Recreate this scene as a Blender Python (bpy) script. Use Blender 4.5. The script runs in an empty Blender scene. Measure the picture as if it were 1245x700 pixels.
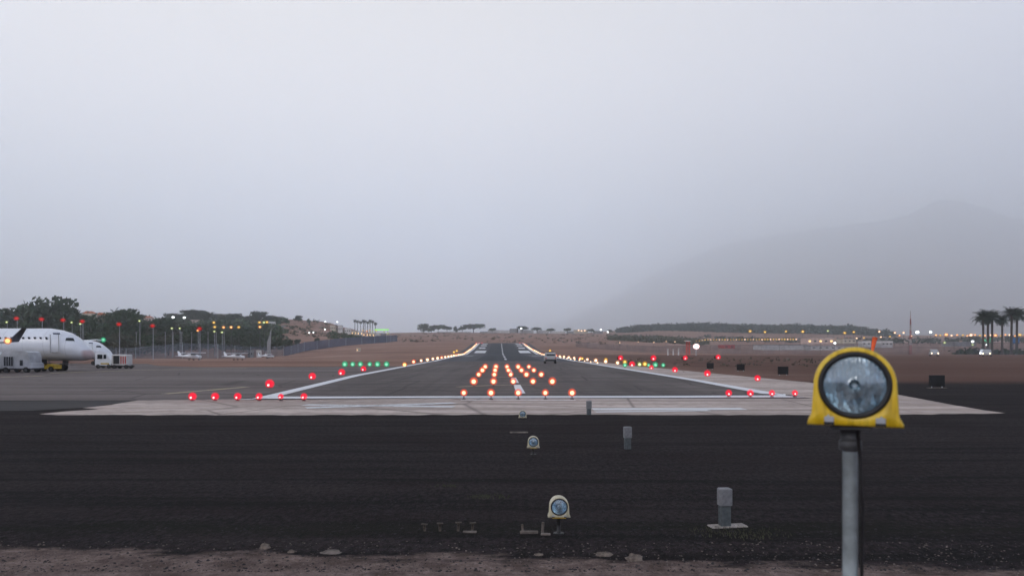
import bpy, math, random
from math import sin, cos, pi, radians, sqrt, atan2
from mathutils import Vector, Matrix, noise as mnoise
random.seed(7)
R = random.Random(11)
scene = bpy.context.scene
col = scene.collection
F = 865.0; CX = 622.5; HY = 424.0; CH = 1.75      # focal (photo px), principal x, horizon row, eye height

# ------------------------------------------------------------------ materials
def new_mat(name):
    m = bpy.data.materials.new(name); m.use_nodes = True
    nt = m.node_tree
    for n in list(nt.nodes): nt.nodes.remove(n)
    out = nt.nodes.new('ShaderNodeOutputMaterial')
    return m, nt, out
def N(nt, t, **kw):
    n = nt.nodes.new(t)
    for k, v in kw.items():
        if k in n.inputs: n.inputs[k].default_value = v
        else: setattr(n, k, v)
    return n
def rgba(c): return (c[0], c[1], c[2], 1)
def ramp(nt, src, stops):
    r = nt.nodes.new('ShaderNodeValToRGB')
    e = r.color_ramp.elements
    while len(e) > 1: e.remove(e[-1])
    e[0].position = stops[0][0]; e[0].color = rgba(stops[0][1])
    for p, c in stops[1:]:
        k = e.new(p); k.color = rgba(c)
    nt.links.new(src, r.inputs[0]); return r.outputs[0]
def noise(nt, vec, scale, detail=4, rough=.55):
    n = N(nt, 'ShaderNodeTexNoise'); n.inputs['Scale'].default_value = scale
    n.inputs['Detail'].default_value = detail; n.inputs['Roughness'].default_value = rough
    nt.links.new(vec, n.inputs['Vector']); return n.outputs['Fac']
def mapping(nt, vec, sc):
    m = N(nt, 'ShaderNodeMapping'); m.inputs['Scale'].default_value = sc
    nt.links.new(vec, m.inputs['Vector']); return m.outputs[0]
def mixc(nt, f, a, b, mode='MIX'):
    m = nt.nodes.new('ShaderNodeMix'); m.data_type = 'RGBA'; m.blend_type = mode
    for s, i in ((f, 0), (a, 6), (b, 7)):
        if isinstance(s, (int, float)): m.inputs[i].default_value = s
        elif isinstance(s, tuple): m.inputs[i].default_value = rgba(s)
        else: nt.links.new(s, m.inputs[i])
    return m.outputs[2]
def mth(nt, op, a, b=0.0, c=None, clamp=False):
    m = nt.nodes.new('ShaderNodeMath'); m.operation = op; m.use_clamp = clamp
    for i, s in enumerate((a, b, c)):
        if s is None: continue
        if isinstance(s, (int, float)): m.inputs[i].default_value = s
        else: nt.links.new(s, m.inputs[i])
    return m.outputs[0]
def simple(name, c, rough=.7, metal=0, var=.15, scale=6, bump=0, spec=.4):
    m, nt, out = new_mat(name)
    p = N(nt, 'ShaderNodeBsdfPrincipled'); nt.links.new(p.outputs[0], out.inputs[0])
    p.inputs['Roughness'].default_value = rough; p.inputs['Metallic'].default_value = metal
    p.inputs['Specular IOR Level'].default_value = spec
    tc = N(nt, 'ShaderNodeTexCoord')
    n = noise(nt, tc.outputs['Object'], scale, 5)
    lo = tuple(max(0, v * (1 - var * 1.6)) for v in c); hi = tuple(v * (1 + var) for v in c)
    nt.links.new(ramp(nt, n, [(.3, lo), (.7, hi)]), p.inputs['Base Color'])
    if bump:
        b = N(nt, 'ShaderNodeBump'); b.inputs['Strength'].default_value = bump
        nt.links.new(noise(nt, tc.outputs['Object'], scale * 6, 4), b.inputs['Height'])
        nt.links.new(b.outputs[0], p.inputs['Normal'])
    return m
def emit(name, c, s):
    m, nt, out = new_mat(name)
    e = N(nt, 'ShaderNodeEmission'); e.inputs[0].default_value = rgba(c); e.inputs[1].default_value = s
    nt.links.new(e.outputs[0], out.inputs[0]); return m
def globe_mat(name, c, s, fac):  # see-through glow for the imitated bloom round a lamp
    m, nt, out = new_mat(name)
    e = N(nt, 'ShaderNodeEmission'); e.inputs[0].default_value = rgba(c); e.inputs[1].default_value = s
    t = N(nt, 'ShaderNodeBsdfTransparent')
    x = N(nt, 'ShaderNodeMixShader'); x.inputs[0].default_value = fac
    nt.links.new(t.outputs[0], x.inputs[1]); nt.links.new(e.outputs[0], x.inputs[2])
    nt.links.new(x.outputs[0], out.inputs[0]); return m

M = {}
M['pole'] = simple('galvanised', (.42, .48, .50), .5, .15, .25, 14, .1)
M['poledark'] = simple('dark_metal', (.06, .06, .065), .6, .2, .3, 20, .1)
M['polewhite'] = simple('pale_post', (.32, .33, .36), .6, 0, .15, 3)
M['black'] = simple('black_rubber', (.012, .011, .012), .5, 0, .2, 30)
M['signblack'] = simple('black_board', (.006, .006, .007), .8, 0, .2, 8)
M['white'] = simple('white_paint', (.70, .72, .76), .35, 0, .06, 1.5)
M['offwhite'] = simple('off_white_wall', (.55, .53, .52), .8, 0, .15, .6)
M['pinkwall'] = simple('pink_plaster', (.52, .38, .33), .8, 0, .15, .6)
M['cream'] = simple('cream_plaster', (.48, .42, .34), .8, 0, .15, .6)
M['orangeroof'] = simple('orange_tiles', (.52, .15, .06), .8, 0, .3, 2)
M['redroof'] = simple('red_roof', (.35, .07, .05), .8, 0, .3, 2)
M['greyroof'] = simple('grey_roof', (.22, .22, .23), .8, 0, .2, 1)
M['glass'] = simple('dark_glass', (.02, .025, .03), .12, 0, .1, 2)
M['bluetrim'] = simple('dark_blue_paint', (.02, .035, .09), .4, 0, .1, 2)
M['bcap'] = simple('bollard_cap_grey', (.17, .17, .18), .6, 0, .2, 20)
M['bpost'] = simple('bollard_post_grey', (.07, .08, .085), .6, 0, .25, 20)
M['dullwhite'] = simple('dull_white_paint', (.42, .43, .46), .45, 0, .25, 1.2)
M['winglet'] = simple('winglet_grey_blue', (.10, .11, .14), .4, 0, .2, 2)
M['slabpale'] = simple('pale_worn_slab', (.27, .24, .22), .9, 0, .3, 14, .4)
M['tyre'] = simple('tyre', (.012, .012, .012), .8, 0, .1, 4)
M['carpaint'] = simple('car_paint', (.30, .30, .31), .3, 0, .1, 2)
M['cardark'] = simple('car_dark', (.02, .02, .022), .35, 0, .1, 2)
M['yellowpaint'] = simple('yellow_paint', (.5, .33, .03), .5, 0, .2, 3)
M['orange'] = simple('orange_cloth', (.9, .12, .02), .8, 0, .1, 2)
M['redpaint'] = simple('red_paint', (.45, .03, .02), .6, 0, .1, 2)
M['concrete_small'] = simple('slab_concrete', (.15, .125, .11), .9, 0, .35, 12, .4)
M['stone'] = simple('stone', (.15, .12, .10), .9, 0, .4, 18, .6)
M['rust'] = simple('rusty_stub', (.085, .068, .055), .85, .2, .4, 25, .4)
M['bark'] = simple('bark', (.07, .055, .045), .95, 0, .3, 8, .5)
M['litwin'] = emit('lit_window', (1, .62, .25), 2.2)
M['litgreen'] = emit('lit_green', (.35, 1, .2), 1.1)
def leaf_mat(name, a, b, scale):
    m, nt, out = new_mat(name)
    p = N(nt, 'ShaderNodeBsdfPrincipled'); nt.links.new(p.outputs[0], out.inputs[0])
    p.inputs['Roughness'].default_value = .75
    p.inputs['Specular IOR Level'].default_value = .15
    tc = N(nt, 'ShaderNodeTexCoord')
    n = noise(nt, tc.outputs['Object'], scale, 4)
    nt.links.new(ramp(nt, n, [(.32, a), (.68, b)]), p.inputs['Base Color'])
    return m
M['leaf'] = leaf_mat('leaves_dark', (.008, .022, .007), (.034, .068, .020), .5)
M['leaf2'] = leaf_mat('leaves_olive', (.030, .036, .020), (.085, .085, .050), .5)
M['leaf3'] = leaf_mat('leaves_ridge', (.010, .030, .022), (.026, .050, .034), .06)
M['palm'] = leaf_mat('palm_fronds', (.010, .020, .012), (.035, .05, .028), .8)
M['scrub'] = leaf_mat('scrub', (.045, .04, .028), (.10, .085, .06), .3)
# yellow lamp housings
def housing(name, base, faded):
    m, nt, out = new_mat(name)
    p = N(nt, 'ShaderNodeBsdfPrincipled'); nt.links.new(p.outputs[0], out.inputs[0])
    p.inputs['Roughness'].default_value = .42
    tc = N(nt, 'ShaderNodeTexCoord')
    n1 = noise(nt, tc.outputs['Object'], 9, 5, .65)
    n2 = noise(nt, mapping(nt, tc.outputs['Object'], (60, 60, 6)), 1, 4)
    c = ramp(nt, n1, [(.25, faded), (.55, base), (.8, tuple(v * .85 for v in base))])
    c = mixc(nt, ramp(nt, n2, [(.48, (0, 0, 0)), (.72, (.65, .65, .65))]), c, tuple(v * .45 for v in base))
    nt.links.new(c, p.inputs['Base Color'])
    nt.links.new(ramp(nt, n1, [(.3, (.3,) * 3), (.7, (.55,) * 3)]), p.inputs['Roughness'])
    b = N(nt, 'ShaderNodeBump'); b.inputs['Strength'].default_value = .12; b.inputs['Distance'].default_value = .01
    nt.links.new(noise(nt, tc.outputs['Object'], 50, 4), b.inputs['Height']); nt.links.new(b.outputs[0], p.inputs['Normal'])
    return m
M['hyellow'] = housing('weathered_yellow', (.66, .42, .008), (.74, .55, .08))
M['hcream'] = housing('faded_cream', (.50, .45, .31), (.60, .55, .45))
def lens_mat():
    m, nt, out = new_mat('lens_glass')
    tc = N(nt, 'ShaderNodeTexCoord')
    g = N(nt, 'ShaderNodeBsdfGlossy'); g.inputs['Roughness'].default_value = .08
    g.inputs[0].default_value = (.8, .88, .95, 1)
    t = N(nt, 'ShaderNodeBsdfTransparent'); t.inputs[0].default_value = (.72, .82, .88, 1)
    df = N(nt, 'ShaderNodeBsdfDiffuse'); df.inputs[0].default_value = (.46, .53, .58, 1)
    x = N(nt, 'ShaderNodeMixShader'); x.inputs[0].default_value = .16
    y = N(nt, 'ShaderNodeMixShader')
    dirt = noise(nt, tc.outputs['Object'], 22, 5, .7)
    nt.links.new(ramp(nt, dirt, [(.40, (.03,) * 3), (.72, (.42,) * 3)]), y.inputs[0])
    b = N(nt, 'ShaderNodeBump'); b.inputs['Strength'].default_value = .25; b.inputs['Distance'].default_value = .004
    w = N(nt, 'ShaderNodeTexWave'); w.inputs['Scale'].default_value = 28; w.inputs['Distortion'].default_value = 1.2
    nt.links.new(tc.outputs['Object'], w.inputs['Vector'])
    nt.links.new(w.outputs['Fac'], b.inputs['Height']); nt.links.new(b.outputs[0], g.inputs['Normal'])
    nt.links.new(t.outputs[0], x.inputs[1]); nt.links.new(g.outputs[0], x.inputs[2])
    nt.links.new(x.outputs[0], y.inputs[1]); nt.links.new(df.outputs[0], y.inputs[2])
    nt.links.new(y.outputs[0], out.inputs[0]); return m
M['lens'] = lens_mat()
def refl_mat():
    m, nt, out = new_mat('reflector')
    p = N(nt, 'ShaderNodeBsdfPrincipled'); nt.links.new(p.outputs[0], out.inputs[0])
    p.inputs['Metallic'].default_value = 1
    tc = N(nt, 'ShaderNodeTexCoord')
    n = noise(nt, tc.outputs['Object'], 11, 5, .6)
    nt.links.new(ramp(nt, n, [(.36, (.13, .19, .23)), (.48, (.52, .68, .78)), (.60, (.92, .98, 1.0))]), p.inputs['Base Color'])
    p.inputs['Roughness'].default_value = .2
    b = N(nt, 'ShaderNodeBump'); b.inputs['Strength'].default_value = .35; b.inputs['Distance'].default_value = .01
    nt.links.new(noise(nt, mapping(nt, tc.outputs['Object'], (1, 1, .3)), 40, 3), b.inputs['Height'])
    nt.links.new(b.outputs[0], p.inputs['Normal']); return m
M['reflector'] = refl_mat()

# ------------------------------------------------------------------ object helpers
def tag(o, label=None, cat=None, group=None, kind=None):
    if label: o['label'] = label
    if cat: o['category'] = cat
    if group: o['group'] = group
    if kind: o['kind'] = kind
    return o
def link(o, parent=None):
    col.objects.link(o)
    if parent is not None: o.parent = parent
    return o
def empty(name, loc, rz=0, **kw):
    o = bpy.data.objects.new(name, None); link(o); o.location = loc; o.rotation_euler = (0, 0, rz)
    tag(o, **kw); return o
class MB:
    def __init__(s): s.v = []; s.f = []; s.sm = []
    def add(s, vs, fs, smooth=False, mat=None):
        b = len(s.v)
        if mat is not None: vs = [mat @ Vector(p) for p in vs]
        s.v += [tuple(p) for p in vs]; s.f += [tuple(b + i for i in f) for f in fs]; s.sm += [smooth] * len(fs)
        return s
    def box(s, cx, cy, cz, sx, sy, sz, rz=0, bev=0):
        if bev <= 0:
            vs = [(x * sx / 2, y * sy / 2, z * sz / 2) for x in (-1, 1) for y in (-1, 1) for z in (-1, 1)]
            fs = [(0, 1, 3, 2), (4, 6, 7, 5), (0, 4, 5, 1), (2, 3, 7, 6), (0, 2, 6, 4), (1, 5, 7, 3)]
        else:
            vs = []; hx, hy, hz = sx / 2, sy / 2, sz / 2; b = bev
            def ring(z, k):
                a = hx - b * k; c = hy - b * k; e = b * (1)
                return [(a, -c + e, z), (a, c - e, z), (a - e, c, z), (-a + e, c, z), (-a, c - e, z), (-a, -c + e, z), (-a + e, -c, z), (a - e, -c, z)]
            for z, k in ((-hz, 1), (-hz + b, 0), (hz - b, 0), (hz, 1)): vs += ring(z, k)
            fs = [tuple(range(7, -1, -1)), tuple(range(24, 32))]
            for r in range(3):
                for i in range(8):
                    j = (i + 1) % 8; fs.append((r * 8 + i, r * 8 + j, r * 8 + 8 + j, r * 8 + 8 + i))
        return s.add(vs, fs, False, Matrix.Translation((cx, cy, cz)) @ Matrix.Rotation(rz, 4, 'Z'))
    def tube(s, pts, rad, n=8, cap=True, smooth=True):
        pts = [Vector(p) for p in pts]
        rad = [rad] * len(pts) if isinstance(rad, (int, float)) else rad
        vs = []; 
        for i, p in enumerate(pts):
            t = (pts[min(i + 1, len(pts) - 1)] - pts[max(i - 1, 0)]).normalized()
            u = t.cross(Vector((0, 1, 0)) if abs(t.y) < .9 else Vector((1, 0, 0))).normalized(); w = t.cross(u)
            for k in range(n):
                a = 2 * pi * k / n; vs.append(p + (u * cos(a) + w * sin(a)) * rad[i])
        fs = []
        for i in range(len(pts) - 1):
            for k in range(n):
                q = (k + 1) % n; fs.append((i * n + k, i * n + q, (i + 1) * n + q, (i + 1) * n + k))
        s.add(vs, fs, smooth)
        if cap:
            b = len(s.v) - len(vs)
            s.f += [tuple(b + k for k in range(n)), tuple(b + (len(pts) - 1) * n + k for k in range(n - 1, -1, -1))]; s.sm += [False, False]
        return s
    def ball(s, c, r, nu=16, nv=10, sz=1):
        vs = []; fs = []
        for j in range(nv + 1):
            ph = pi * j / nv
            for i in range(nu):
                a = 2 * pi * i / nu; vs.append((c[0] + r * sin(ph) * cos(a), c[1] + r * sin(ph) * sin(a), c[2] + r * sz * cos(ph)))
        for j in range(nv):
            for i in range(nu):
                k = (i + 1) % nu; fs.append((j * nu + i, (j + 1) * nu + i, (j + 1) * nu + k, j * nu + k))
        return s.add(vs, fs, True)
    def prism(s, prof, y0, y1, mat=None):          # profile in xz, extruded along y
        n = len(prof); vs = [(x, y0, z) for x, z in prof] + [(x, y1, z) for x, z in prof]
        fs = [tuple(range(n)), tuple(range(2 * n - 1, n - 1, -1))] + [(i, i + n, (i + 1) % n + n, (i + 1) % n) for i in range(n)]
        return s.add(vs, fs, False, mat)
    def mesh(s, name, mat):
        me = bpy.data.meshes.new(name); me.from_pydata(s.v, [], s.f); me.update()
        me.polygons.foreach_set('use_smooth', s.sm)
        me.materials.append(mat); return me
    def build(s, name, mat, parent=None, loc=None):
        o = bpy.data.objects.new(name, s.mesh(name, mat)); link(o, parent)
        if loc is not None: o.location = loc
        return o
def inst(name, me, parent=None, loc=(0, 0, 0), scale=None, rz=0):
    o = bpy.data.objects.new(name, me); link(o, parent); o.location = loc
    if scale: o.scale = scale
    if rz: o.rotation_euler = (0, 0, rz)
    return o
def copy_tree(o, parent=None):
    c = o.copy(); col.objects.link(c); c.parent = parent
    for ch in list(o.children): copy_tree(ch, c)
    return c
ORD = ['nearest', 'second', 'third', 'fourth', 'fifth', 'sixth', 'seventh', 'eighth', 'ninth', 'tenth', 'eleventh', 'twelfth', 'thirteenth',
       'fourteenth', 'fifteenth', 'sixteenth', 'seventeenth', 'eighteenth', 'nineteenth', 'twentieth', 'twenty-first', 'twenty-second',
       'twenty-third', 'twenty-fourth', 'twenty-fifth', 'twenty-sixth', 'twenty-seventh', 'twenty-eighth', 'twenty-ninth', 'thirtieth']
TENS = {3: 'thirty', 4: 'forty', 5: 'fifty'}
UN = ['', 'first', 'second', 'third', 'fourth', 'fifth', 'sixth', 'seventh', 'eighth', 'ninth']
def ordl(i, first='first'):
    if i == 0: return first
    if i < 30: return ORD[i]
    i += 1; t, u = divmod(i, 10)
    return {3: 'thirtieth', 4: 'fortieth', 5: 'fiftieth'}[t] if u == 0 else TENS[t] + '-' + UN[u]

# ------------------------------------------------------------------ terrain (heights tabulated on viewing rays of the real slope)
PXS = [-900, -400, 0, 150, 230, 300, 350, 395, 420, 450, 485, 540, 608, 680, 750, 800, 850, 950, 1030, 1075, 1110, 1250, 1700, 2200]
fl = lambda d: HY + CH * F / d
ROWS = {
 100: [fl(100)] * 24,
 200: [434, 434, 434, 436, 437.5, 438, 438, 437, 436, 435, 433, 431.8, 431.6, 431.6] + [431.6] * 10,
 260: [430, 430, 430, 430.5, 431, 433, 432, 430, 428, 427, 426, 425, 424.6, 425, 427] + [429] * 9,
 330: [416, 416, 415, 414, 414, 419, 421, 420.5, 419, 418, 417, 417.5, 417.6, 418.5, 422, 425, 426.5, 427, 427, 427, 427, 427, 427, 427],
 450: [396, 396, 395, 395, 396, 397, 398, 400, 405, 411, 412.5, 412.5, 412.5, 413, 416, 419, 422, 423.5, 424, 424, 424, 424, 424, 424],
 530: [386, 386, 385, 386, 389, 391, 389.5, 391, 398, 407, 410, 410, 410, 410.5, 412.5, 414, 418, 420, 420, 420, 420, 420, 420, 420],
 800: [388, 388, 388, 388, 391, 393, 394, 396, 400, 404.5, 404.5, 404, 404.2, 405, 406, 407, 409, 412, 412, 412, 412, 412, 412, 412],
 950: [392, 392, 392, 392, 396, 398, 398, 399, 403, 406, 406.5, 406.5, 406.5, 406.5, 402, 397, 396, 397.5, 399, 405, 410, 411, 411, 411],
 1150:[400]*5 + [403]*4 + [407.5]*5 + [407.5]*10,
}
RD = sorted(ROWS)
ZR = {d: [CH - (p - HY) * d / F for p in ROWS[d]] for d in RD}
def _row(d, px):
    z = ZR[d]
    if px <= PXS[0]: return z[0]
    if px >= PXS[-1]: return z[-1]
    for i in range(len(PXS) - 1):
        if px <= PXS[i + 1]:
            t = (px - PXS[i]) / (PXS[i + 1] - PXS[i]); t = t * t * (3 - 2 * t) * .6 + t * .4
            return z[i] + (z[i + 1] - z[i]) * t
def zt(x, y):
    if y <= 100: return 0.0
    px = CX + F * x / y
    if y >= RD[-1]:
        z = _row(RD[-1], px)
        return z
    for i in range(len(RD) - 1):
        if y <= RD[i + 1]:
            a, b = RD[i], RD[i + 1]; t = (y - a) / (b - a)
            p0, p1 = _row(a, px), _row(b, px)
            if i == 0: t = t * t * (3 - 2 * t)
            z = p0 + (p1 - p0) * t; break
    k = min(1, max(0, (y - 330) / 150))
    if k > 0: z += k * 1.3 * mnoise.noise(Vector((x * .02, y * .012, 0)))
    # keep the runway smooth
    return z
def P(px, py, d): return Vector(((px - CX) * d / F, d, CH - (py - HY) * d / F))
def G(px, d): x = (px - CX) * d / F; return Vector((x, d, zt(x, d)))
def g0(px, py): d = CH * F / (py - HY); return ((px - CX) * d / F, d)
RX = lambda xr, y: xr - .0179 * y             # runway frame to world

ys = [-400, -200, -80, -30, -10, 0, 4, 6, 8, 10, 14, 19, 25, 35, 50, 70, 90, 100]
y = 106
while y < 1200: ys.append(y); y *= 1.035
ys += [1400, 1700, 2100, 2600, 3200, 3900, 5300, 7350, 9100, 10750, 12700]
cols = [-4200, -2600, -1500]
p = -1000
while p <= 2300: cols.append(p); p += 12 if -40 < p < 1290 else 60
cols += [2900, 3800, 5200]
gm = MB(); nc = len(cols)
for yy in ys:
    for c in cols:
        yd = max(yy, 60.0)
        x = (c - CX) * yd / F
        gm.v.append((x, yy, zt(x, yy)))
for j in range(len(ys) - 1):
    for i in range(nc - 1):
        gm.f.append((j * nc + i, j * nc + i + 1, (j + 1) * nc + i + 1, (j + 1) * nc + i)); gm.sm.append(True)
def ground_mat():
    m, nt, out = new_mat('ground_soil')
    p = N(nt, 'ShaderNodeBsdfPrincipled'); nt.links.new(p.outputs[0], out.inputs[0])
    p.inputs['Roughness'].default_value = .95; p.inputs['Specular IOR Level'].default_value = .1
    tc = N(nt, 'ShaderNodeTexCoord'); V = tc.outputs['Object']
    sx = N(nt, 'ShaderNodeSeparateXYZ'); nt.links.new(V, sx.inputs[0])
    X, Y = sx.outputs[0], sx.outputs[1]
    # gravel
    big = noise(nt, mapping(nt, V, (.35, 1.3, 1)), .8, 5, .6)
    fine = noise(nt, V, 45, 5, .7)
    vo = N(nt, 'ShaderNodeTexVoronoi'); vo.inputs['Scale'].default_value = 38; nt.links.new(V, vo.inputs['Vector'])
    sep = N(nt, 'ShaderNodeSeparateColor'); nt.links.new(vo.outputs['Color'], sep.inputs[0])
    gr = ramp(nt, big, [(.28, (.0070, .0050, .0048)), (.5, (.0155, .0115, .0114)), (.74, (.030, .0225, .0215))])
    gr = mixc(nt, ramp(nt, fine, [(.35, (0, 0, 0)), (.8, (.6, .6, .6))]), gr, (.048, .039, .040))
    gr = mixc(nt, ramp(nt, sep.outputs[0], [(.955, (0, 0, 0)), (.97, (.35, .35, .35))]), gr, (.10, .085, .085))
    mid = noise(nt, mapping(nt, V, (16, 8, 1)), 1, 6, .75)
    gr = mixc(nt, ramp(nt, mid, [(.50, (0, 0, 0)), (.66, (.7, .7, .7))]), gr, (.052, .038, .043))
    gr = mixc(nt, ramp(nt, mid, [(.36, (.8, .8, .8)), (.50, (0, 0, 0))]), gr, (.0035, .003, .004))
    pat = noise(nt, mapping(nt, V, (.22, .5, 1)), 1, 3)
    gr = mixc(nt, ramp(nt, pat, [(.48, (0, 0, 0)), (.62, (.5, .5, .5))]), gr, (.014, .0085, .0085))
    strk = noise(nt, mapping(nt, V, (.10, 2.6, 1)), 1, 3)
    gr = mixc(nt, ramp(nt, strk, [(.50, (0, 0, 0)), (.62, (.65, .65, .65))]), gr, (.007, .006, .006))
    # damp vegetated seam near y ~ 6.7-7.2
    n3 = noise(nt, mapping(nt, V, (.6, 1.5, 1)), 1.2, 5, .6)
    yy = mth(nt, 'ADD', Y, mth(nt, 'MULTIPLY', mth(nt, 'SUBTRACT', n3, .5), 1.1))
    seam = mth(nt, 'SUBTRACT', 1.0, mth(nt, 'MULTIPLY', mth(nt, 'ABSOLUTE', mth(nt, 'SUBTRACT', yy, 6.95)), 3.0), clamp=True)
    gr = mixc(nt, mth(nt, 'MULTIPLY', seam, .8), gr, (.012, .0115, .008))
    # foreground dirt
    dn = noise(nt, V, 14, 6, .7); dn2 = noise(nt, V, 3, 4)
    dirt = ramp(nt, dn, [(.25, (.10, .070, .060)), (.5, (.21, .155, .138)), (.75, (.36, .275, .25))])
    dirt = mixc(nt, ramp(nt, dn2, [(.4, (0, 0, 0)), (.62, (.7, .7, .7))]), dirt, (.07, .048, .040))
    nb = noise(nt, mapping(nt, V, (.8, 2, 1)), 1.6, 6, .65)
    edge = mth(nt, 'ADD', mth(nt, 'ADD', Y, mth(nt, 'MULTIPLY', X, .075)), mth(nt, 'MULTIPLY', mth(nt, 'SUBTRACT', nb, .5), 1.0))
    fd = mth(nt, 'MULTIPLY', mth(nt, 'SUBTRACT', 6.0, edge), 6.0, clamp=True)
    near = mixc(nt, fd, gr, dirt)
    # far brown ground
    f1 = noise(nt, mapping(nt, V, (.012, .06, 1)), 1, 6, .65); f2 = noise(nt, mapping(nt, V, (.08, .9, 1)), 1, 5, .7)
    far = ramp(nt, f1, [(.3, (.18, .092, .066)), (.5, (.29, .165, .125)), (.72, (.40, .265, .215))])
    far = mixc(nt, ramp(nt, f2, [(.4, (0, 0, 0)), (.7, (.55, .55, .55))]), far, (.085, .062, .045))
    lft = mth(nt, 'MULTIPLY', mth(nt, 'SUBTRACT', X, 2.0), .05, clamp=True)     # right verge is a darker, burnt soil
    dk = mth(nt, 'MULTIPLY', mth(nt, 'SUBTRACT', 230.0, Y), .02, clamp=True)
    far = mixc(nt, mth(nt, 'MULTIPLY', mth(nt, 'MULTIPLY', lft, dk), .72), far, mixc(nt, f2, (.040, .019, .015), (.098, .048, .036)))
    ff = mth(nt, 'MULTIPLY', mth(nt, 'SUBTRACT', mth(nt, 'ADD', Y, mth(nt, 'MULTIPLY', big, 3.0)), 36.5), .22, clamp=True)
    c = mixc(nt, ff, near, far)
    nt.links.new(c, p.inputs['Base Color'])
    b = N(nt, 'ShaderNodeBump'); b.inputs['Strength'].default_value = 1.0; b.inputs['Distance'].default_value = .035
    h = mth(nt, 'ADD', fine, mth(nt, 'MULTIPLY', vo.outputs['Distance'], -.8))
    nt.links.new(h, b.inputs['Height']); nt.links.new(b.outputs[0], p.inputs['Normal'])
    return m
tag(gm.build('ground', ground_mat()), kind='structure')

# ------------------------------------------------------------------ paved sheets
def sheet(name, pts, z, mat, kind='structure'):
    b = MB(); b.v = [(x, y, z) for x, y in pts]; b.f = [tuple(range(len(pts)))]; b.sm = [False]
    o = b.build(name, mat); tag(o, kind=kind); return o
def paving(name, cols_, stretch, joints=0, patch=.5, crack=True, tracks=False):
    m, nt, out = new_mat(name)
    p = N(nt, 'ShaderNodeBsdfPrincipled'); nt.links.new(p.outputs[0], out.inputs[0])
    p.inputs['Roughness'].default_value = .85; p.inputs['Specular IOR Level'].default_value = .25
    tc = N(nt, 'ShaderNodeTexCoord'); V = tc.outputs['Object']
    n1 = noise(nt, mapping(nt, V, stretch), 1, 6, .62); n2 = noise(nt, V, 2.2, 6, .7)
    c = ramp(nt, n1, [(.28, cols_[0]), (.5, cols_[1]), (.72, cols_[2])])
    c = mixc(nt, ramp(nt, n2, [(.45, (0, 0, 0)), (.75, (patch,) * 3)]), c, tuple(v * .6 for v in cols_[0]))
    n4 = noise(nt, mapping(nt, V, (.04, .9, 1)), 1, 4, .6)
    c = mixc(nt, ramp(nt, n4, [(.46, (0, 0, 0)), (.60, (.62,) * 3)]), c, tuple(v * .66 for v in cols_[0]))
    if tracks:
        n5 = noise(nt, mapping(nt, V, (1.1, .03, 1)), 1, 4, .6)
        c = mixc(nt, ramp(nt, n5, [(.5, (0, 0, 0)), (.68, (.6,) * 3)]), c, tuple(v * .55 for v in cols_[0]))
    if crack:
        vo = N(nt, 'ShaderNodeTexVoronoi'); vo.feature = 'DISTANCE_TO_EDGE'; vo.inputs['Scale'].default_value = .22
        nt.links.new(mapping(nt, V, (1, .8, 1)), vo.inputs['Vector'])
        c = mixc(nt, ramp(nt, vo.outputs['Distance'], [(0, (.75,) * 3), (.018, (0, 0, 0))]), c, tuple(v * .4 for v in cols_[0]))
    nt.links.new(c, p.inputs['Base Color'])
    b = N(nt, 'ShaderNodeBump'); b.inputs['Strength'].default_value = .4; b.inputs['Distance'].default_value = .01
    nt.links.new(noise(nt, V, 30, 5, .7), b.inputs['Height']); nt.links.new(b.outputs[0], p.inputs['Normal'])
    return m
M['apron'] = paving('apron_asphalt', [(.088, .069, .064), (.140, .113, .106), (.19, .158, .150)], (.03, .16, 1), tracks=False)
M['conc'] = paving('old_concrete', [(.33, .265, .235), (.48, .395, .35), (.60, .50, .45)], (.10, .8, 1), patch=.8)
M['rwy'] = paving('runway_asphalt', [(.066, .053, .049), (.108, .088, .083), (.155, .130, .123)], (.22, .05, 1), tracks=True)
M['rwyfar'] = paving('runway_far', [(.045, .045, .055), (.065, .065, .075), (.095, .09, .10)], (.3, .02, 1), tracks=True, crack=False)
M['rubber'] = paving('rubber_deposit', [(.014, .017, .024), (.022, .026, .035), (.034, .038, .048)], (.5, .02, 1), crack=False)
M['darkpatch'] = paving('dark_patch', [(.022, .019, .019), (.032, .028, .028), (.05, .043, .042)], (.08, .4, 1), crack=False)
def paint_mat(name, c, wear):
    m, nt, out = new_mat(name)
    p = N(nt, 'ShaderNodeBsdfPrincipled'); nt.links.new(p.outputs[0], out.inputs[0]); p.inputs['Roughness'].default_value = .7
    tc = N(nt, 'ShaderNodeTexCoord'); V = tc.outputs['Object']
    n = noise(nt, V, 5, 7, .75); n2 = noise(nt, mapping(nt, V, (.15, .8, 1)), 1, 4)
    f = mth(nt, 'ADD', mth(nt, 'MULTIPLY', n, .6), mth(nt, 'MULTIPLY', n2, .4))
    nt.links.new(ramp(nt, f, [(wear - .08, (.17, .155, .15)), (wear + .04, c)]), p.inputs['Base Color']); return m
M['paint'] = paint_mat('white_marking', (.66, .66, .68), .36)
M['paintold'] = paint_mat('faded_marking', (.60, .60, .61), .42)
M['yline'] = paint_mat('faded_yellow', (.34, .27, .14), .48)

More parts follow.
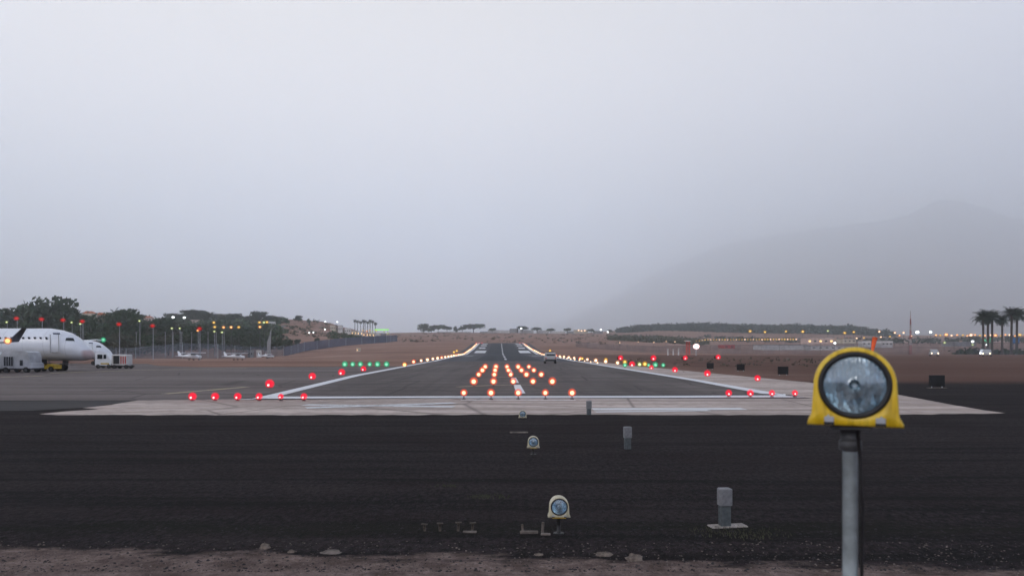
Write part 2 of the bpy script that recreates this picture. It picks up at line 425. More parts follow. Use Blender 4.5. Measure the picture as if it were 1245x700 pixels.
# apron (left) and stand area
def poly(px): return [g0(a, b) for a, b in px]
sheet('apron', [(-170, 24.2)] + [g0(150, 486.6), g0(250, 486.2), g0(300, 486)] + [(RX(-9.0, 24.6), 24.6), (RX(-9.0, 30), 30), (RX(-9.0, 72), 72)] + [g0(430, 445.5), g0(330, 445.8), g0(240, 446.2), g0(190, 444.4), (-43, 84), (-170, 96)], .004, M['apron'])
cl = [g0(48, 503.3), (-12, 18.75), (0, 18.85), (10, 18.8), g0(1222, 502.2), g0(1198, 499), g0(1160, 492.5), g0(1125, 486), g0(1090, 479.5), g0(1040, 472), g0(985, 465), g0(900, 457), g0(840, 451.2), g0(795, 446.8), (RX(13.5, 74), 74), (RX(13.4, 99), 99), (RX(8, 99), 99), (RX(8, 26), 26), (RX(-8.5, 26), 26), g0(304, 485.2), g0(250, 485.8), g0(215, 486.2), g0(168, 486.7), g0(148, 489.8), g0(135, 492.2), g0(100, 496), g0(120, 497.5), g0(78, 500.2)]
rj = random.Random(5)
cl2 = []
for (xa, ya), (xb, yb) in zip(cl, cl[1:] + cl[:1]):
    n_ = max(1, int(abs(xb - xa) / .35)) if max(ya, yb) < 24.5 else 1
    for k_ in range(n_): q_ = k_ / n_; cl2.append((xa + (xb - xa) * q_, ya + (yb - ya) * q_ + (rj.uniform(-.10, .10) if 0 < k_ else 0)))
sheet('concrete_shoulder', cl2, .008, M['conc'])
sheet('dark_asphalt_patch', [g0(-260, 488.2), g0(0, 487.4), g0(90, 487), g0(166, 487), g0(150, 489.6), g0(138, 491), g0(104, 495.4), g0(40, 499), g0(-260, 502)], .0045, M['darkpatch'])
def strip(name, x0, x1, ya, yb, off, mat, nseg=None, kind='structure', parent=None):
    b = MB(); L = []
    y = ya
    while y < yb - .01: L.append(y); y += 3 if y < 100 else 4
    L.append(yb); W = [x0 + (x1 - x0) * k / 3 for k in range(4)]
    for y in L:
        o = off if y < 100 else off + .10 * min(1, (y - 100) / 60) + (.10 if off > .02 else 0) * min(1, (y - 100) / 60)
        for w in W: x = RX(w, y); b.v.append((x, y, zr(y) + o))
    for j in range(len(L) - 1):
        for k in range(3): b.f.append((j * 4 + k, j * 4 + k + 1, (j + 1) * 4 + k + 1, (j + 1) * 4 + k)); b.sm.append(False)
    o = b.build(name, mat, parent); 
    if kind: tag(o, kind=kind)
    return o
def zr(y):       # runway height: the higher of the terrain samples across its width, so nothing pokes through
    return 0.0 if y <= 100 else max(zt(RX(w, y), y) for w in (-13, -9, -4, 1, 6, 10, 14))
strip('runway', -9.1, 11.0, 25.0, 99, .012, M['rwy'])
strip('runway', -12.5, 14.0, 99, 335, .012, M['rwyfar'])
strip('runway', -3.6, 6.4, 104, 331, .02, M['rubber'])
marks = MB()
def quad(ps, z=.016): marks.add([(x, y, z) for x, y in ps], [tuple(range(len(ps)))])
quad([g0(304, 486.0), (RX(-9.1, 24.75), 24.75), (RX(11.0, 25.6), 25.6), g0(955, 481.2), g0(955, 478.8), (RX(10.2, 26.6), 26.6), (RX(-8.6, 25.9), 25.9)])
quad([g0(302, 486.2), (RX(-8.1, 26.0), 26.0), (RX(-9.05, 46), 46), (RX(-9.15, 99), 99), (RX(-9.75, 99), 99), (RX(-9.65, 46), 46)], .020)
quad([g0(958, 480.6), g0(925, 478.6), (RX(10.6, 40), 40), (RX(10.6, 99), 99), (RX(11.2, 99), 99), (RX(11.2, 40), 40)], .020)
tag(marks.build('runway_markings', M['paint']), kind='structure')
marks = MB()
def ln(a, b, w, z=.014):      # faded line between two pixel-ground points, half width w metres
    p0, p1 = Vector(g0(*a)), Vector(g0(*b)); n = (p1 - p0).normalized(); q = Vector((-n.y, n.x)) * w
    marks.add([(p.x, p.y, z) for p in (p0 + q, p0 - q, p1 - q, p1 + q)], [(0, 1, 2, 3)])
ln((370, 492.3), (552, 494.6), .26); ln((372, 496.2), (552, 490.2), .26, .018); ln((560, 486.2), (700, 486.6), .15)
ln((720, 497.6), (905, 497.2), .34); ln((724, 501.2), (862, 499.4), .16, .018)
tag(marks.build('faded_cross_markings', M['paintold']), kind='structure')
marks = MB()
for i in range(14):
    a = 556 + i * 6.6; b = a + 6.6
    f = lambda x: 468.3 - .0022 * (x - 612) ** 2 * (1 if x < 612 else -.1) if False else 471.5 - 3.6 * sin(pi * (x - 540) / 190)
    ln((a, f(a)), (b, f(b)), .14)
for i in range(8):
    a = 602 + i * 7; b = a + 7; f = lambda x: 459.2 - .9 * sin(pi * (x - 595) / 80); ln((a, f(a)), (b, f(b)), .12)
ln((200, 479), (300, 470.5), .22); ln((0, 458.5), (52, 457), .3); ln((60, 453.6), (160, 450.2), .3); ln((160, 450.2), (300, 447.6), .25)
tag(marks.build('faded_taxi_lines', M['yline']), kind='structure')
# centre line dashes and far block markings
for a, b, hw in ((27.8, 34.5, .17), (36.5, 43, .16), (52, 60, .14)):
    strip('runway_centreline', .95 - hw - .1, .95 + hw - .1, a, b, .018, M['paint'])
for a in range(110, 330, 22): strip('runway_centreline', .85, 1.2, a, a + 14, .03, M['paintold'])
strip('runway_edge_line', -9.6, -8.9, 99, 331, .03, M['paint']); strip('runway_edge_line', 10.4, 11.1, 99, 331, .03, M['paint'])
for a, b, w in ((212, 236, 3.4), (262, 274, 2.4), (290, 300, 2.4), (312, 320, 2.4)):
    strip('touchdown_marking', -7.6, -7.6 + w, a, b, .03, M['paint']); strip('touchdown_marking', 9.6 - w, 9.6, a, b, .03, M['paint'])
for a, b in ((150, 153), (168, 170)): strip('runway_cross_line', -9, -5.5, a, b, .03, M['paintold']); strip('runway_cross_line', 7, 10.5, a, b, .03, M['paintold'])

# ------------------------------------------------------------------ pebbles (uncountable)
def pebbles(name, n, y0, y1, mat, smin, smax, z=0.0, xs=1.0):
    b = MB()
    for i in range(n):
        y = y0 + (y1 - y0) * R.random() ** 1.5; x = (R.random() - .5) * 2 * (y * .76) * xs
        s = smin + (smax - smin) * R.random() ** 3
        a = R.random() * pi
        vs = []
        for k in range(5):
            t = a + 2 * pi * k / 5; rr = s * (.7 + .6 * R.random()); vs.append((x + rr * cos(t), y + rr * sin(t), z))
        vs.append((x + s * .2 * (R.random() - .5), y, z + s * (.35 + .5 * R.random())))
        b.add(vs, [(k, (k + 1) % 5, 5) for k in range(5)])
    tag(b.build(name, mat), label='loose gravel stones scattered over the dark ground' if 'gravel' in name else 'loose pale stones scattered on the brown dirt strip', kind='stuff')
M['peb'] = simple('gravel_stones', (.024, .021, .023), .9, 0, .5, 2.5)
M['peb2'] = simple('pale_stones', (.17, .135, .12), .9, 0, .5, 3)
pebbles('gravel', 16000, 5.6, 18.6, M['peb'], .004, .017)
pebbles('dirt_stones', 6000, 4.6, 6.5, M['peb2'], .002, .012)
# ground litter of the foreground edge: rocks as things
def rock(px, py, w, h, label, mat='stone'):
    x, y = g0(px, py); b = MB(); nu, nv = 12, 6; vs = []; fs = []
    rr = w * y / F / 2; hh = h * y / F
    for j in range(nv + 1):
        ph = pi / 2 * j / nv
        for i in range(nu):
            a = 2 * pi * i / nu; k = 1 + .35 * mnoise.noise(Vector((cos(a) * 1.3 + px, sin(a) * 1.3, ph * 2)))
            vs.append((rr * k * cos(a) * cos(ph), rr * .7 * k * sin(a) * cos(ph), hh * k * sin(ph) - .004))
    for j in range(nv):
        for i in range(nu):
            q = (i + 1) % nu; fs.append((j * nu + i, j * nu + q, (j + 1) * nu + q, (j + 1) * nu + i))
    b.add(vs, fs, False); o = b.build('rock', M[mat], None, (x, y, 0)); tag(o, label, 'rock', 'rocks at the edge of the gravel')
rock(322, 666, 14, 6, 'pale lumpy rock, leftmost one at the dirt edge')
rock(354, 671, 9, 4, 'small pale stone between the lumpy rock and a flat pale stone')
rock(403, 671, 26, 3, 'flat pale stone lying on the gravel edge left of centre', 'concrete_small')
rock(734, 674, 22, 4, 'low brown rock just left of the pointed grey rock')
rock(771, 680, 22, 7, 'pointed grey rock at the dirt edge below the bollards')
rock(655, 674, 12, 2.5, 'small flat stone straight below the cream lamp head')
rock(1003, 694, 9, 3, 'small stone near the foot of the tall yellow lamp')

# ------------------------------------------------------------------ airfield lamp head (PAR style)
def outline(th, R0=.111, zb=-.121):
    c, s = cos(th), sin(th); lo, hi = .05, .25
    def inside(r):
        x, z = abs(r * c), r * s
        if z < zb: return False
        if z >= 0: return x * x + z * z <= R0 * R0
        t = min(1, max(0, (-z - .088) / .026)); w = R0 + .065 * (-z) + .010 * t * t * (3 - 2 * t)
        return x <= w
    for _ in range(30):
        mid = (lo + hi) / 2
        if inside(mid): lo = mid
        else: hi = mid
    return lo
def lamp_head(parent, hm, z):
    n = 128; th = [2 * pi * i / n + pi / n for i in range(n)]
    corner = [atan2(-.121, .1289), atan2(-.121, -.1289)]
    for ca in corner:
        ca %= 2 * pi; k = min(range(n), key=lambda i: abs(th[i] - ca)); th[k] = ca
    ro = [outline(t) for t in th]
    b = MB(); loops = []
    def loop(fr, y): loops.append([(r * cos(t), y, r * sin(t)) for r, t in zip(fr, th)])
    loop([.089] * n, .020); loop([.0935] * n, .001)
    loop([r * .35 + .0945 * .65 for r in ro], -.002); loop([r * .965 for r in ro], 0.0); loop(ro, .008)
    loop([r * .995 for r in ro], .11); loop([r * .96 for r in ro], .15); loop([r * .85 for r in ro], .178); loop([r * .5 for r in ro], .19)
    vs = [v for L in loops for v in L]; fs = []
    for j in range(len(loops) - 1):
        for i in range(n):
            q = (i + 1) % n; fs.append((j * n + i, j * n + q, (j + 1) * n + q, (j + 1) * n + i))
    fs.append(tuple((len(loops) - 1) * n + i for i in range(n)))
    b.add(vs, fs, True); h = b.build('housing', hm, parent, (0, 0, z))
    # gasket ring
    b = MB(); vs = []; fs = []; m = 8; RR, rr = .0908, .0082
    for i in range(64):
        a = 2 * pi * i / 64
        for k in range(m):
            q = 2 * pi * k / m; r = RR + rr * cos(q); vs.append((r * cos(a), -.001 + rr * .8 * sin(q), r * sin(a)))
    for i in range(64):
        for k in range(m): fs.append((i * m + k, i * m + (k + 1) % m, ((i + 1) % 64) * m + (k + 1) % m, ((i + 1) % 64) * m + k))
    b.add(vs, fs, True); b.build('gasket_ring', M['black'], parent, (0, 0, z))
    def dish(R1, y0, dy, rings, name, mat, sgn):
        b = MB(); vs = [(0, y0 + sgn * dy, 0)]; fs = []
        for j in range(1, rings + 1):
            r = R1 * j / rings; y = y0 + sgn * dy * (1 - (j / rings) ** 2)
            for i in range(48): a = 2 * pi * i / 48; vs.append((r * cos(a), y, r * sin(a)))
        for i in range(48): fs.append((0, 1 + i, 1 + (i + 1) % 48))
        for j in range(rings - 1):
            for i in range(48): q = (i + 1) % 48; fs.append((1 + j * 48 + i, 1 + j * 48 + q, 1 + (j + 1) * 48 + q, 1 + (j + 1) * 48 + i))
        b.add(vs, fs, True); return b.build(name, mat, parent, (0, 0, z))
    dish(.0875, .010, .075, 10, 'reflector', M['reflector'], 1)
    dish(.088, .004, .010, 6, 'lens', M['lens'], -1)
    b = MB(); b.tube([(0, .03, 0), (0, .075, 0)], [.005, .007], 12); b.box(0, .028, 0, .018, .003, .005); b.build('filament', M['pole'], parent, (0, 0, z))
    for a in (-2.25, -.9): b = MB(); b.tube([(.112 * cos(a), .0015, .112 * sin(a) - .004), (.112 * cos(a), -.0045, .112 * sin(a) - .004)], .0032, 8); b.build('screw', M['pole'], parent, (0, 0, z))
    for s in (-1, 1):
        b = MB(); b.box(s * .068, -.0025, -.102, .026, .006, .017, 0, .002); b.build('clip', M['polewhite'], parent, (0, 0, z))
        b = MB(); b.box(s * .068, -.0020, -.1145, .028, .005, .0085); b.build('notch_dark', M['black'], parent, (0, 0, z))  # raised black block stands in for the shade inside the notch
# tall yellow lamp, foreground
x = (1039 - CX) * 2.0 / F; zc = CH - (468 - HY) * 2.0 / F
t = empty('approach_lamp', (x, 2.0, 0), 0, label='large weathered yellow approach lamp on a tall grey pole in the right foreground', cat='airfield lamp', group='single approach lamps on the gravel')
lamp_head(t, M['hyellow'], zc)
for ch in list(t.children): ch.rotation_euler = (0, 0, radians(-24)); ch.scale = (.96, .96, .96)
b = MB(); b.tube([(.028, .085, .0), (.028, .085, zc - .175)], .0208, 24); b.build('pole', M['pole'], t)
b = MB(); b.tube([(.028, .085, zc - .196), (.028, .085, zc - .192), (.028, .085, zc - .168), (.028, .085, zc - .164)], [.026, .031, .031, .027], 24)
b.tube([(.028, .085, zc - .163), (.028, .085, zc - .128)], [.026, .029], 24); b.build('coupling', M['poledark'], t)
b = MB(); b.tube([(.028, .04, zc - .13), (.03, .03, zc - .22), (.05, .056, zc - .36), (.054, .07, zc - .60), (.05, .075, .3), (.05, .075, 0)], .005, 8); b.build('cable', M['black'], t)
b = MB(); b.box(.028, .085, zc - .124, .11, .13, .012, radians(-24), .003); b.build('mounting_plate', M['poledark'], t)
for px, py, d, lab, mt in ((680, 616, 6.65, 'pale cream approach lamp low over the gravel, nearer of the short ones', 'hcream'),
                           (648.5, 537, 11.7, 'small cream approach lamp in the middle of the gravel, behind the nearer short one', 'hcream'),
                           (635.5, 503.0, 17.9, 'farthest tiny approach lamp right at the concrete edge', 'hcream')):
    x = (px - CX) * d / F; zc = CH - (py - HY) * d / F
    t = empty('approach_lamp', (x, d, 0), 0, label=lab, cat='airfield lamp', group='single approach lamps on the gravel')
    lamp_head(t, M[mt], max(zc, .10))
    for ch in t.children: ch.scale = (.82, .82, .82)
    zc = max(zc, .10)
    if zc > .13:
        b = MB(); b.tube([(0, .075, 0), (0, .075, zc - .10)], .018, 14); b.build('stem', M['black'], t)
        b = MB(); b.tube([(0, .09, 0), (0, .09, .012)], .05, 20); b.build('base_plate', M['black'], t)
        b = MB(); b.box(0, .05, zc - .104, .13, .09, .010, 0, .003); b.build('mounting_plate', M['yellowpaint'], t)

# bollards
for px, ytop, ymid, ybot, w, lab in ((881, 593, 614, 639.5, 15, 'nearest grey two-tone bollard standing on a small concrete slab'),
                                    (763, 518.5, 532, 545.5, 9, 'middle grey bollard with pale cap on bare gravel'),
                                    (716, 487, 496.5, 504, 6, 'farthest dark ribbed bollard at the edge of the concrete')):
    d = CH * F / (ybot - HY); x = (px - CX) * d / F; W = w * d / F; H = (ybot - ytop) * d / F; hm = (ybot - ymid) * d / F
    t = empty('bollard', (x, d, 0), .12, label=lab, cat='bollard', group='short grey bollards on the gravel')
    b = MB(); b.box(0, 0, hm / 2, W * .82, W * .7, hm, 0, .006); b.build('post', M['bpost'], t)
    b = MB(); b.box(0, 0, (hm + H) / 2, W, W * .85, H - hm, 0, .008)
    for k in range(3): b.box((k - 1) * W * .3, -W * .43, (hm + H) / 2, W * .07, .006, (H - hm) * .8)
    b.build('cap', M['bcap'], t)
    if d < 8: b = MB(); b.box(.03, -.0, .004, .37, .13, .016, .05, .004); b.build('slab', M['slabpale'], t)
# conduit stubs and slab remains
for i, px in enumerate((516.5, 535, 557, 574)):
    x, d = g0(px, 645); t = empty('conduit_stub', (x, d, 0), 0, label='small rusty T-topped metal stub, ' + ('leftmost', 'second', 'third', 'rightmost')[i] + ' in the row of four', cat='pipe stub', group='row of four metal stubs in the gravel')
    b = MB(); hh = (.062, .070, .078, .074)[i]; b.tube([(0, 0, 0), (.004 * (i - 1), 0, hh)], .013, 10); b.build('pipe', M['rust'], t); b = MB(); b.box(.004 * (i - 1), 0, hh + .004, .058, .03, .008, .3 * i - .4); b.build('cross_plate', M['rust'], t)
x, d = g0(656, 648); t = empty('cable_duct_frame', (x, d, 0), 0, label='broken low frame with an upright stub left below the near cream lamp', cat='cable duct')
b = MB(); b.box(-.10, 0, .012, .17, .04, .024, .05, .003); b.box(.055, -.06, .008, .09, .045, .016, -.1, .003); b.build('frame_bar', M['concrete_small'], t)
b = MB(); b.tube([(.03, .03, 0), (.035, .03, .10)], .013, 10); b.build('upright', M['concrete_small'], t); b = MB(); b.tube([(-.16, .03, 0), (-.165, .03, .08)], .011, 10); b.build('upright', M['stone'], t)
x, d = g0(631, 526); b = MB(); b.box(0, 0, .012, .38, .09, .024, .02, .004); tag(b.build('concrete_slab', M['concrete_small'], None, (x, d, 0)), 'thin pale slab lying on gravel beyond the middle lamp', 'slab')
x, d = g0(578, 644.5); b = MB(); b.box(0, 0, .006, .13, .05, .012, 0, .003); tag(b.build('concrete_slab', M['concrete_small'], None, (x - .05, d - .07, 0)), 'tiny pale slab in front of the row of stubs', 'slab')

def tuft(px, py, w, n, name='grass_tuft', label='', h=.06):
    x, d = g0(px, py); b = MB()
    for i in range(n):
        a = R.random() * 2 * pi; r = w * R.random() ** .6; bx, by = r * cos(a), r * .5 * sin(a); L = h * (.4 + R.random()); t = R.random() * 2 * pi; s = .004
        b.add([(bx - s, by, 0), (bx + s, by, 0), (bx + L * .5 * cos(t), by + L * .5 * sin(t), L)], [(0, 1, 2)])
    tag(b.build(name, M['leaf2'], None, (x, d, 0)), label, kind='stuff')
tuft(594, 604, .26, 110, 'weeds', 'thin green weeds growing flat on the gravel', .03)
tuft(900, 648, .5, 160, 'weeds', 'sparse dark weeds growing round the slab of the near bollard', .03)
tuft(542, 591, .2, 45, 'weeds', 'sparse dry weeds on the gravel', .03)

# ------------------------------------------------------------------ small airfield lights
LM = {}
def light_meshes(key, gc, gs, gf, bc, bs, core=.5):
    gb = MB()
    for rr in (1, .93, .85, .76, .67, .57, .46): gb.ball((0, 0, 0), rr, 16, 10)  # nested glowing shells, larger than the real lens, imitate camera bloom round each bulb
    ball = gb.mesh('halo_globe', globe_mat('globe_' + key, gc, gs, gf * .23))
    cb = MB().ball((0, 0, 0), core, 12, 8).mesh('bulb', emit('bulb_' + key, bc, bs))
    LM[key] = (ball, cb)
light_meshes('red', (1, .012, .045), 1.25, .60, (1, .55, .55), 3, .26)
light_meshes('reddim', (.75, .01, .01), .55, .5, (1, .05, .04), 1.0, .45)
light_meshes('amber', (1, .13, .06), 1.15, .50, (1, .60, .34), 3.8, .50)
light_meshes('white', (1, .42, .20), .9, .45, (1, .78, .52), 4, .52)
light_meshes('green', (.05, .75, .36), .55, .75, (.45, 1, .72), 1.6, .5)
light_meshes('lime', (.6, .75, .15), .5, .5, (.9, 1, .6), 2.2, .5)
light_meshes('yellow', (.9, .42, .02), .7, .5, (1, .70, .2), 2.2, .5)
light_meshes('orange', (1, .26, .04), .9, .5, (1, .58, .22), 3.5, .55)
light_meshes('cold', (.8, .9, 1), 1.2, .5, (.95, 1, 1), 7, .7)
stem_me = MB().tube([(0, 0, 0), (0, 0, 1)], 1, 8).mesh('stem', M['poledark'])
base_me = MB().tube([(0, 0, 0), (0, 0, 1)], 1, 12).mesh('base_plate', M['poledark'])
def airlight(name, key, x, y, zg, r, h, label, group, cat='runway light'):
    r *= (.86 if key == 'red' else .97) * R.uniform(.88, 1.12)
    t = empty(name, (x, y, zg), 0, label=label, cat=cat, group=group)
    g = inst('halo_globe', LM[key][0], t, (0, 0, h), (r, r, r)); inst('bulb', LM[key][1], g, (-.12, -.55, -.25) if key == 'red' else (0, -.2, -.05))
    if r < .6:
        sr = .018 if y < 60 else .025
        inst('stem', stem_me, t, (0, 0, 0), (sr, sr, max(.02, h - r * .3)))
        inst('base_plate', base_me, t, (0, 0, 0), (.07, .07, .025))
    return t
def alight_px(name, key, px, py, z, rpx, label, group, cat='runway light', d=None):
    if d is None: d = (CH - z) * F / (py - HY)
    x = (px - CX) * d / F; zg = zt(x, d) + (.015 if d < 100 else .12)
    if d > 100 or z is None: h = max(.15, CH - (py - HY) * d / F - zg)
    else: h = max(.08, z - .015)
    return airlight(name, key, x, d, zg, min(rpx * d / F, .42 if d > 40 else .34), h, label, group, cat)
# barrettes: five rows of five
rows = [(477.0, (564, 597, 630, 663, 695.5), 5.4), (463.2, (576, 600, 624, 648, 671.5), 5.0), (454.8, (582, 601, 621, 640, 658), 4.5), (449.6, (586.5, 602, 618, 634, 649), 4.0), (445.4, (590, 603, 616.5, 630, 643), 3.7)]
rn = ['nearest', 'second', 'middle', 'fourth', 'farthest']; cn = ['leftmost', 'second from the left', 'centre one', 'second from the right', 'rightmost']
for j, (py, xs, rp) in enumerate(rows):
    for i, px in enumerate(xs):
        alight_px('approach_light', 'amber', px, py, .24, rp, f'glowing amber approach light, {cn[i]} of the {rn[j]} row of five', 'rows of five amber approach lights on the runway')
# centre extra lights between rows on centreline
for k, (px, py) in enumerate(((626.5, 470), (622.5, 458.5))):
    pass
redf = [234, 261.5, 289, 315, 341.5, 369.5]
for i, px in enumerate(redf):
    alight_px('runway_end_light', 'red', px, 481.6, .16, (6.3, 6.2, 5.3, 5.3, 4.2, 5.2)[i], f'red light on the left end of the front line, {ordl(i)} from the left', 'red lights along the front line')
redr = [886, 912.3, 938.5, 966.5]
for i, px in enumerate(redr):
    alight_px('runway_end_light', 'red', px, 477.4, .16, (5, 5, 5.2, 4.6)[i], f'red light on the right end of the front line, {ordl(i)} counted from the left', 'red lights along the front line')
for i, (px, py, r) in enumerate(((328, 466.3, 6), (379.7, 457.2, 6), (415.4, 452.4, 5.3), (442, 448.2, 4.4), (492, 443, 3.6))):
    alight_px('runway_edge_light', 'red' if i < 4 else 'orange', px, py, .18, r, ('red' if i < 4 else 'orange') + f' edge light beside the left slanting white line, {ORD[i]} to the camera' if i else 'red edge light beside the left slanting white line, nearest to the camera', 'lights along the left slanting line')
for i, (px, py, r) in enumerate(((921, 459.5, 4.8), (860, 453.8, 4.8), (820.6, 449.4, 4.6), (792, 446.4, 3.2), (768.5, 442.6, 4.2))):
    alight_px('runway_edge_light', 'red', px, py, .18, r, f'red edge light beside the right slanting white line, {ORD[i]} to the camera', 'lights along the right slanting line')
for i, (px, py) in enumerate(((754.5, 434.8), (794.5, 435), (833.2, 434.8), (873.2, 433.8))):
    d = 92 + i; x = (px - CX) * d / F; z = CH - (py - HY) * d / F
    t = airlight('slope_indicator', 'red', x, d, 0, 4.0 * d / F, z, f'red approach slope light unit on the right verge, {ordl(i)} of four from the left', 'row of four red slope indicator lights on the right verge')
    b = MB(); b.box(0, .55, z - .05, .7, .5, .35, 0, .03); b.build('housing', M['signblack'], t)
for i, px in enumerate((419.3, 428.8, 438.2, 449.5, 459, 470)):
    alight_px('threshold_light', 'green', px, 442.5, .26, 3.7, f'green threshold light left of the runway, {ordl(i)} of six from the left', 'green threshold lights on the left')
for i, (px, k, py, r) in enumerate(((759.8, 'green', 443.5, 2.8), (777.5, 'lime', 442.6, 3.5), (784, 'yellow', 442.2, 3.6), (788.5, 'green', 443.6, 2.6), (796.8, 'green', 443.2, 3.5), (806.3, 'green', 443.6, 3.2), (759.6, 'yellow', 439.8, 3), (736.6, 'yellow', 437.2, 2.7), (707.9, 'yellow', 435.8, 2.4))):
    alight_px('threshold_light', k, px, py, .26, r, ['small green light, leftmost of the coloured row on the right verge', 'lime light left of the yellow one on the right verge', 'yellow light right of the lime one on the right verge', 'small green light just right of the yellow one', 'larger green light, second last of the right-hand row', 'green light, rightmost of the coloured row', 'yellow light just above the leftmost green one at right', 'dim yellow light above the right edge lights, the nearer', 'dim yellow light above the right edge lights, the farther'][i], 'coloured lights on the right verge')
for side, lat, y0, step, n in ((-1, -10.1, 84, 8.0, 30), (1, 12.9, 77.6, 8.2, 30)):
    for k in range(n):
        y = y0 + k * step * (1 + .004 * k)
        if y > 322: break
        x = RX(lat + (.0 if side < 0 else -.008 * (y - 77)), y); rp = 2.9 * (84 / y) ** .52
        airlight('runway_edge_light', 'white' if (k + (side > 0)) % 5 else 'amber', x, y, zr(y) if y > 100 else 0, min(.5, rp * y / F), .25, f'warm white edge light along the {"left" if side < 0 else "right"} runway edge, {ordl(k, "first")} from the camera', 'warm white lights along the %s runway edge' % ('left' if side < 0 else 'right'))
for k in range(9):
    y = 84 + k * 6.5; airlight('runway_edge_light', 'white', RX(11.6 + k * .02, y), y, 0, 1.35 * y / F, .12, f'small pale light of the inner row inside the right edge lights, {ordl(k)} from the camera', 'small inner lights at the right runway edge')
for k, px in enumerate((566, 571, 579)): 
    x = (px - CX) * 102 / F
for k, (px, py) in enumerate(((579, 418.5), (582.5, 417.8), (586, 417.6), (632, 417.8), (635.5, 418.4))):
    alight_px('runway_end_light', 'red', px, py, None, 1.8, ('red light at the far left end of the runway, ' if k < 3 else 'red light at the far right end of the runway, ') + ('leftmost', 'middle one', 'right one', 'left one', 'right one')[k], 'red lights at the far runway end', d=328)
for k, (px, py) in enumerate(((552, 427.8), (555.5, 426.2))):
    alight_px('taxiway_light', 'yellow', px, py, None, 2.0, ('lower', 'upper')[k] + ' yellow light in the grass left of the far runway', 'yellow lights left of the far runway', d=205)

# ------------------------------------------------------------------ black backed airfield signs
for i, (px, py, w, h) in enumerate(((1139, 463, 18, 13.5), (952, 449.8, 12.3, 9.6), (900.5, 445.6, 9.3, 7.6), (863.4, 443.8, 8.2, 7))):
    d = CH * F / (py + h / 2 + 1.8 - HY); x = (px - CX) * d / F; W = w * d / F; H = h * d / F
    t = empty('taxiway_sign', (x, d, 0), 0, label=('black backed board on the dark verge, nearest and rightmost', 'black backed board just left of the big yellow lamp', 'black backed board left of the one beside the yellow lamp', 'leftmost and smallest black backed board')[i], cat='sign board', group='black backed boards on the right verge')
    b = MB(); b.box(0, 0, .08 + H / 2, W, .12, H, 0, .01); b.build('board', M['signblack'], t)
    for s in (-1, 1): b = MB(); b.tube([(s * W * .35, 0, 0), (s * W * .35, 0, .09)], .02, 8); b.build('leg', M['pole'], t)
    b = MB(); b.box(0, 0, .008, W * 1.2, .25, .016); b.build('footing', M['concrete_small'], t)
for px, py, s, lab in ((751, 443.0, .3, ''),):
    pass

# ------------------------------------------------------------------ vehicles
def wheels(t, xs, ys_, r, w=.18):
    for x in xs:
        for y in ys_:
            b = MB(); b.tube([(x, y - w / 2, r), (x, y + w / 2, r)], r, 16); o = b.build('wheel', M['tyre'], t)
            b = MB(); s = -1 if y < 0 else 1; b.tube([(x, y + s * w * .5, r), (x, y + s * (w * .5 + .01), r)], r * .5, 12); b.build('rim', M['poledark'], o)
def car(loc, rz, paint, label, s=1.0, beacon=False, head=None, tail=False, group=None):
    t = empty('patrol_car' if beacon else 'parked_car', loc, rz, label=label, cat='car', group=group); t.scale = (s, s, s)
    prof = [(-2.1, .35), (-2.15, .7), (-2.05, .98), (-1.95, 1.02), (-1.6, 1.48), (-1.2, 1.62), (.3, 1.6), (.75, 1.42), (1.15, 1.03), (1.9, .9), (2.15, .72), (2.15, .35)]
    b = MB(); n = len(prof); vs = []
    for yy, k in ((-.86, 0), (-.8, 1), (.8, 1), (.86, 0)):
        for x, z in prof:
            inset = max(0, (z - 1.0)) * .28
            y = yy - math.copysign(inset, yy); vs.append((x, y if k == 0 else yy - math.copysign(inset * 1.05, yy), z + (.02 * k if z > 1 else 0)))
    fs = [tuple(range(n)), tuple(range(4 * n - 1, 3 * n - 1, -1))]
    for r in range(3): fs += [(r * n + i, (r + 1) * n + i, (r + 1) * n + (i + 1) % n, r * n + (i + 1) % n) for i in range(n)]
    b.add(vs, fs); b.build('body', paint, t)
    b = MB(); b.box(-1.83, 0, 1.24, .06, 1.25, .34); o = b.build('rear_window', M['glass'], t); o.rotation_euler = (0, 0, 0)
    b = MB(); b.box(-2.14, 0, .5, .1, 1.6, .28); b.build('bumper', M['cardark'], t)
    for sd in (-1, 1):
        b = MB(); b.box(-.4, sd * .79, 1.25, 1.9, .03, .3, 0, 0); b.build('side_window', M['glass'], t)
        b = MB(); b.box(-2.13, sd * .7, .82, .06, .2, .14); b.build('taillight', M['redpaint'], t)
        if head:
            b = MB().ball((2.17, sd * .68, .7), .14 if s < 1.3 else .2, 12, 8); b.build('headlight', LM[head][1].materials[0], t)
        else:
            b = MB(); b.box(2.14, sd * .65, .72, .05, .26, .14); b.build('headlight', M['glass'], t)
    wheels(t, (-1.35, 1.35), (-.78, .78), .34)
    if beacon:
        b = MB(); b.box(-.2, 0, 1.72, .3, 1.1, .12); b.build('light_bar', M['cardark'], t)
        g = inst('beacon', LM['yellow'][0], t, (-.2, 0, 1.90), (.24, .24, .2)); inst('bulb', LM['yellow'][1], g)
    return t
d = 86; x = (668.7 - CX) * d / F
car((x, d, .012), pi / 2, M['carpaint'], 'grey patrol car with an amber roof beacon seen from behind on the runway', .80, beacon=True)
def face_cam(x, y): return atan2(-y, -x)
x, d = (1135.5 - CX) * 172 / F, 172; car((x, d, 0), face_cam(x, d) + .1, M['carpaint'], 'car with two white headlights in front of the right fence', 1.0, head='white', group='cars with lights on beyond the right verge')
x, d = (1200 - CX) * 165 / F, 165; car((x, d, 0), face_cam(x, d) - .05, M['carpaint'], 'car with bright headlights, right one of a close pair below the palms', 1.0, head='white', group='cars with lights on beyond the right verge')
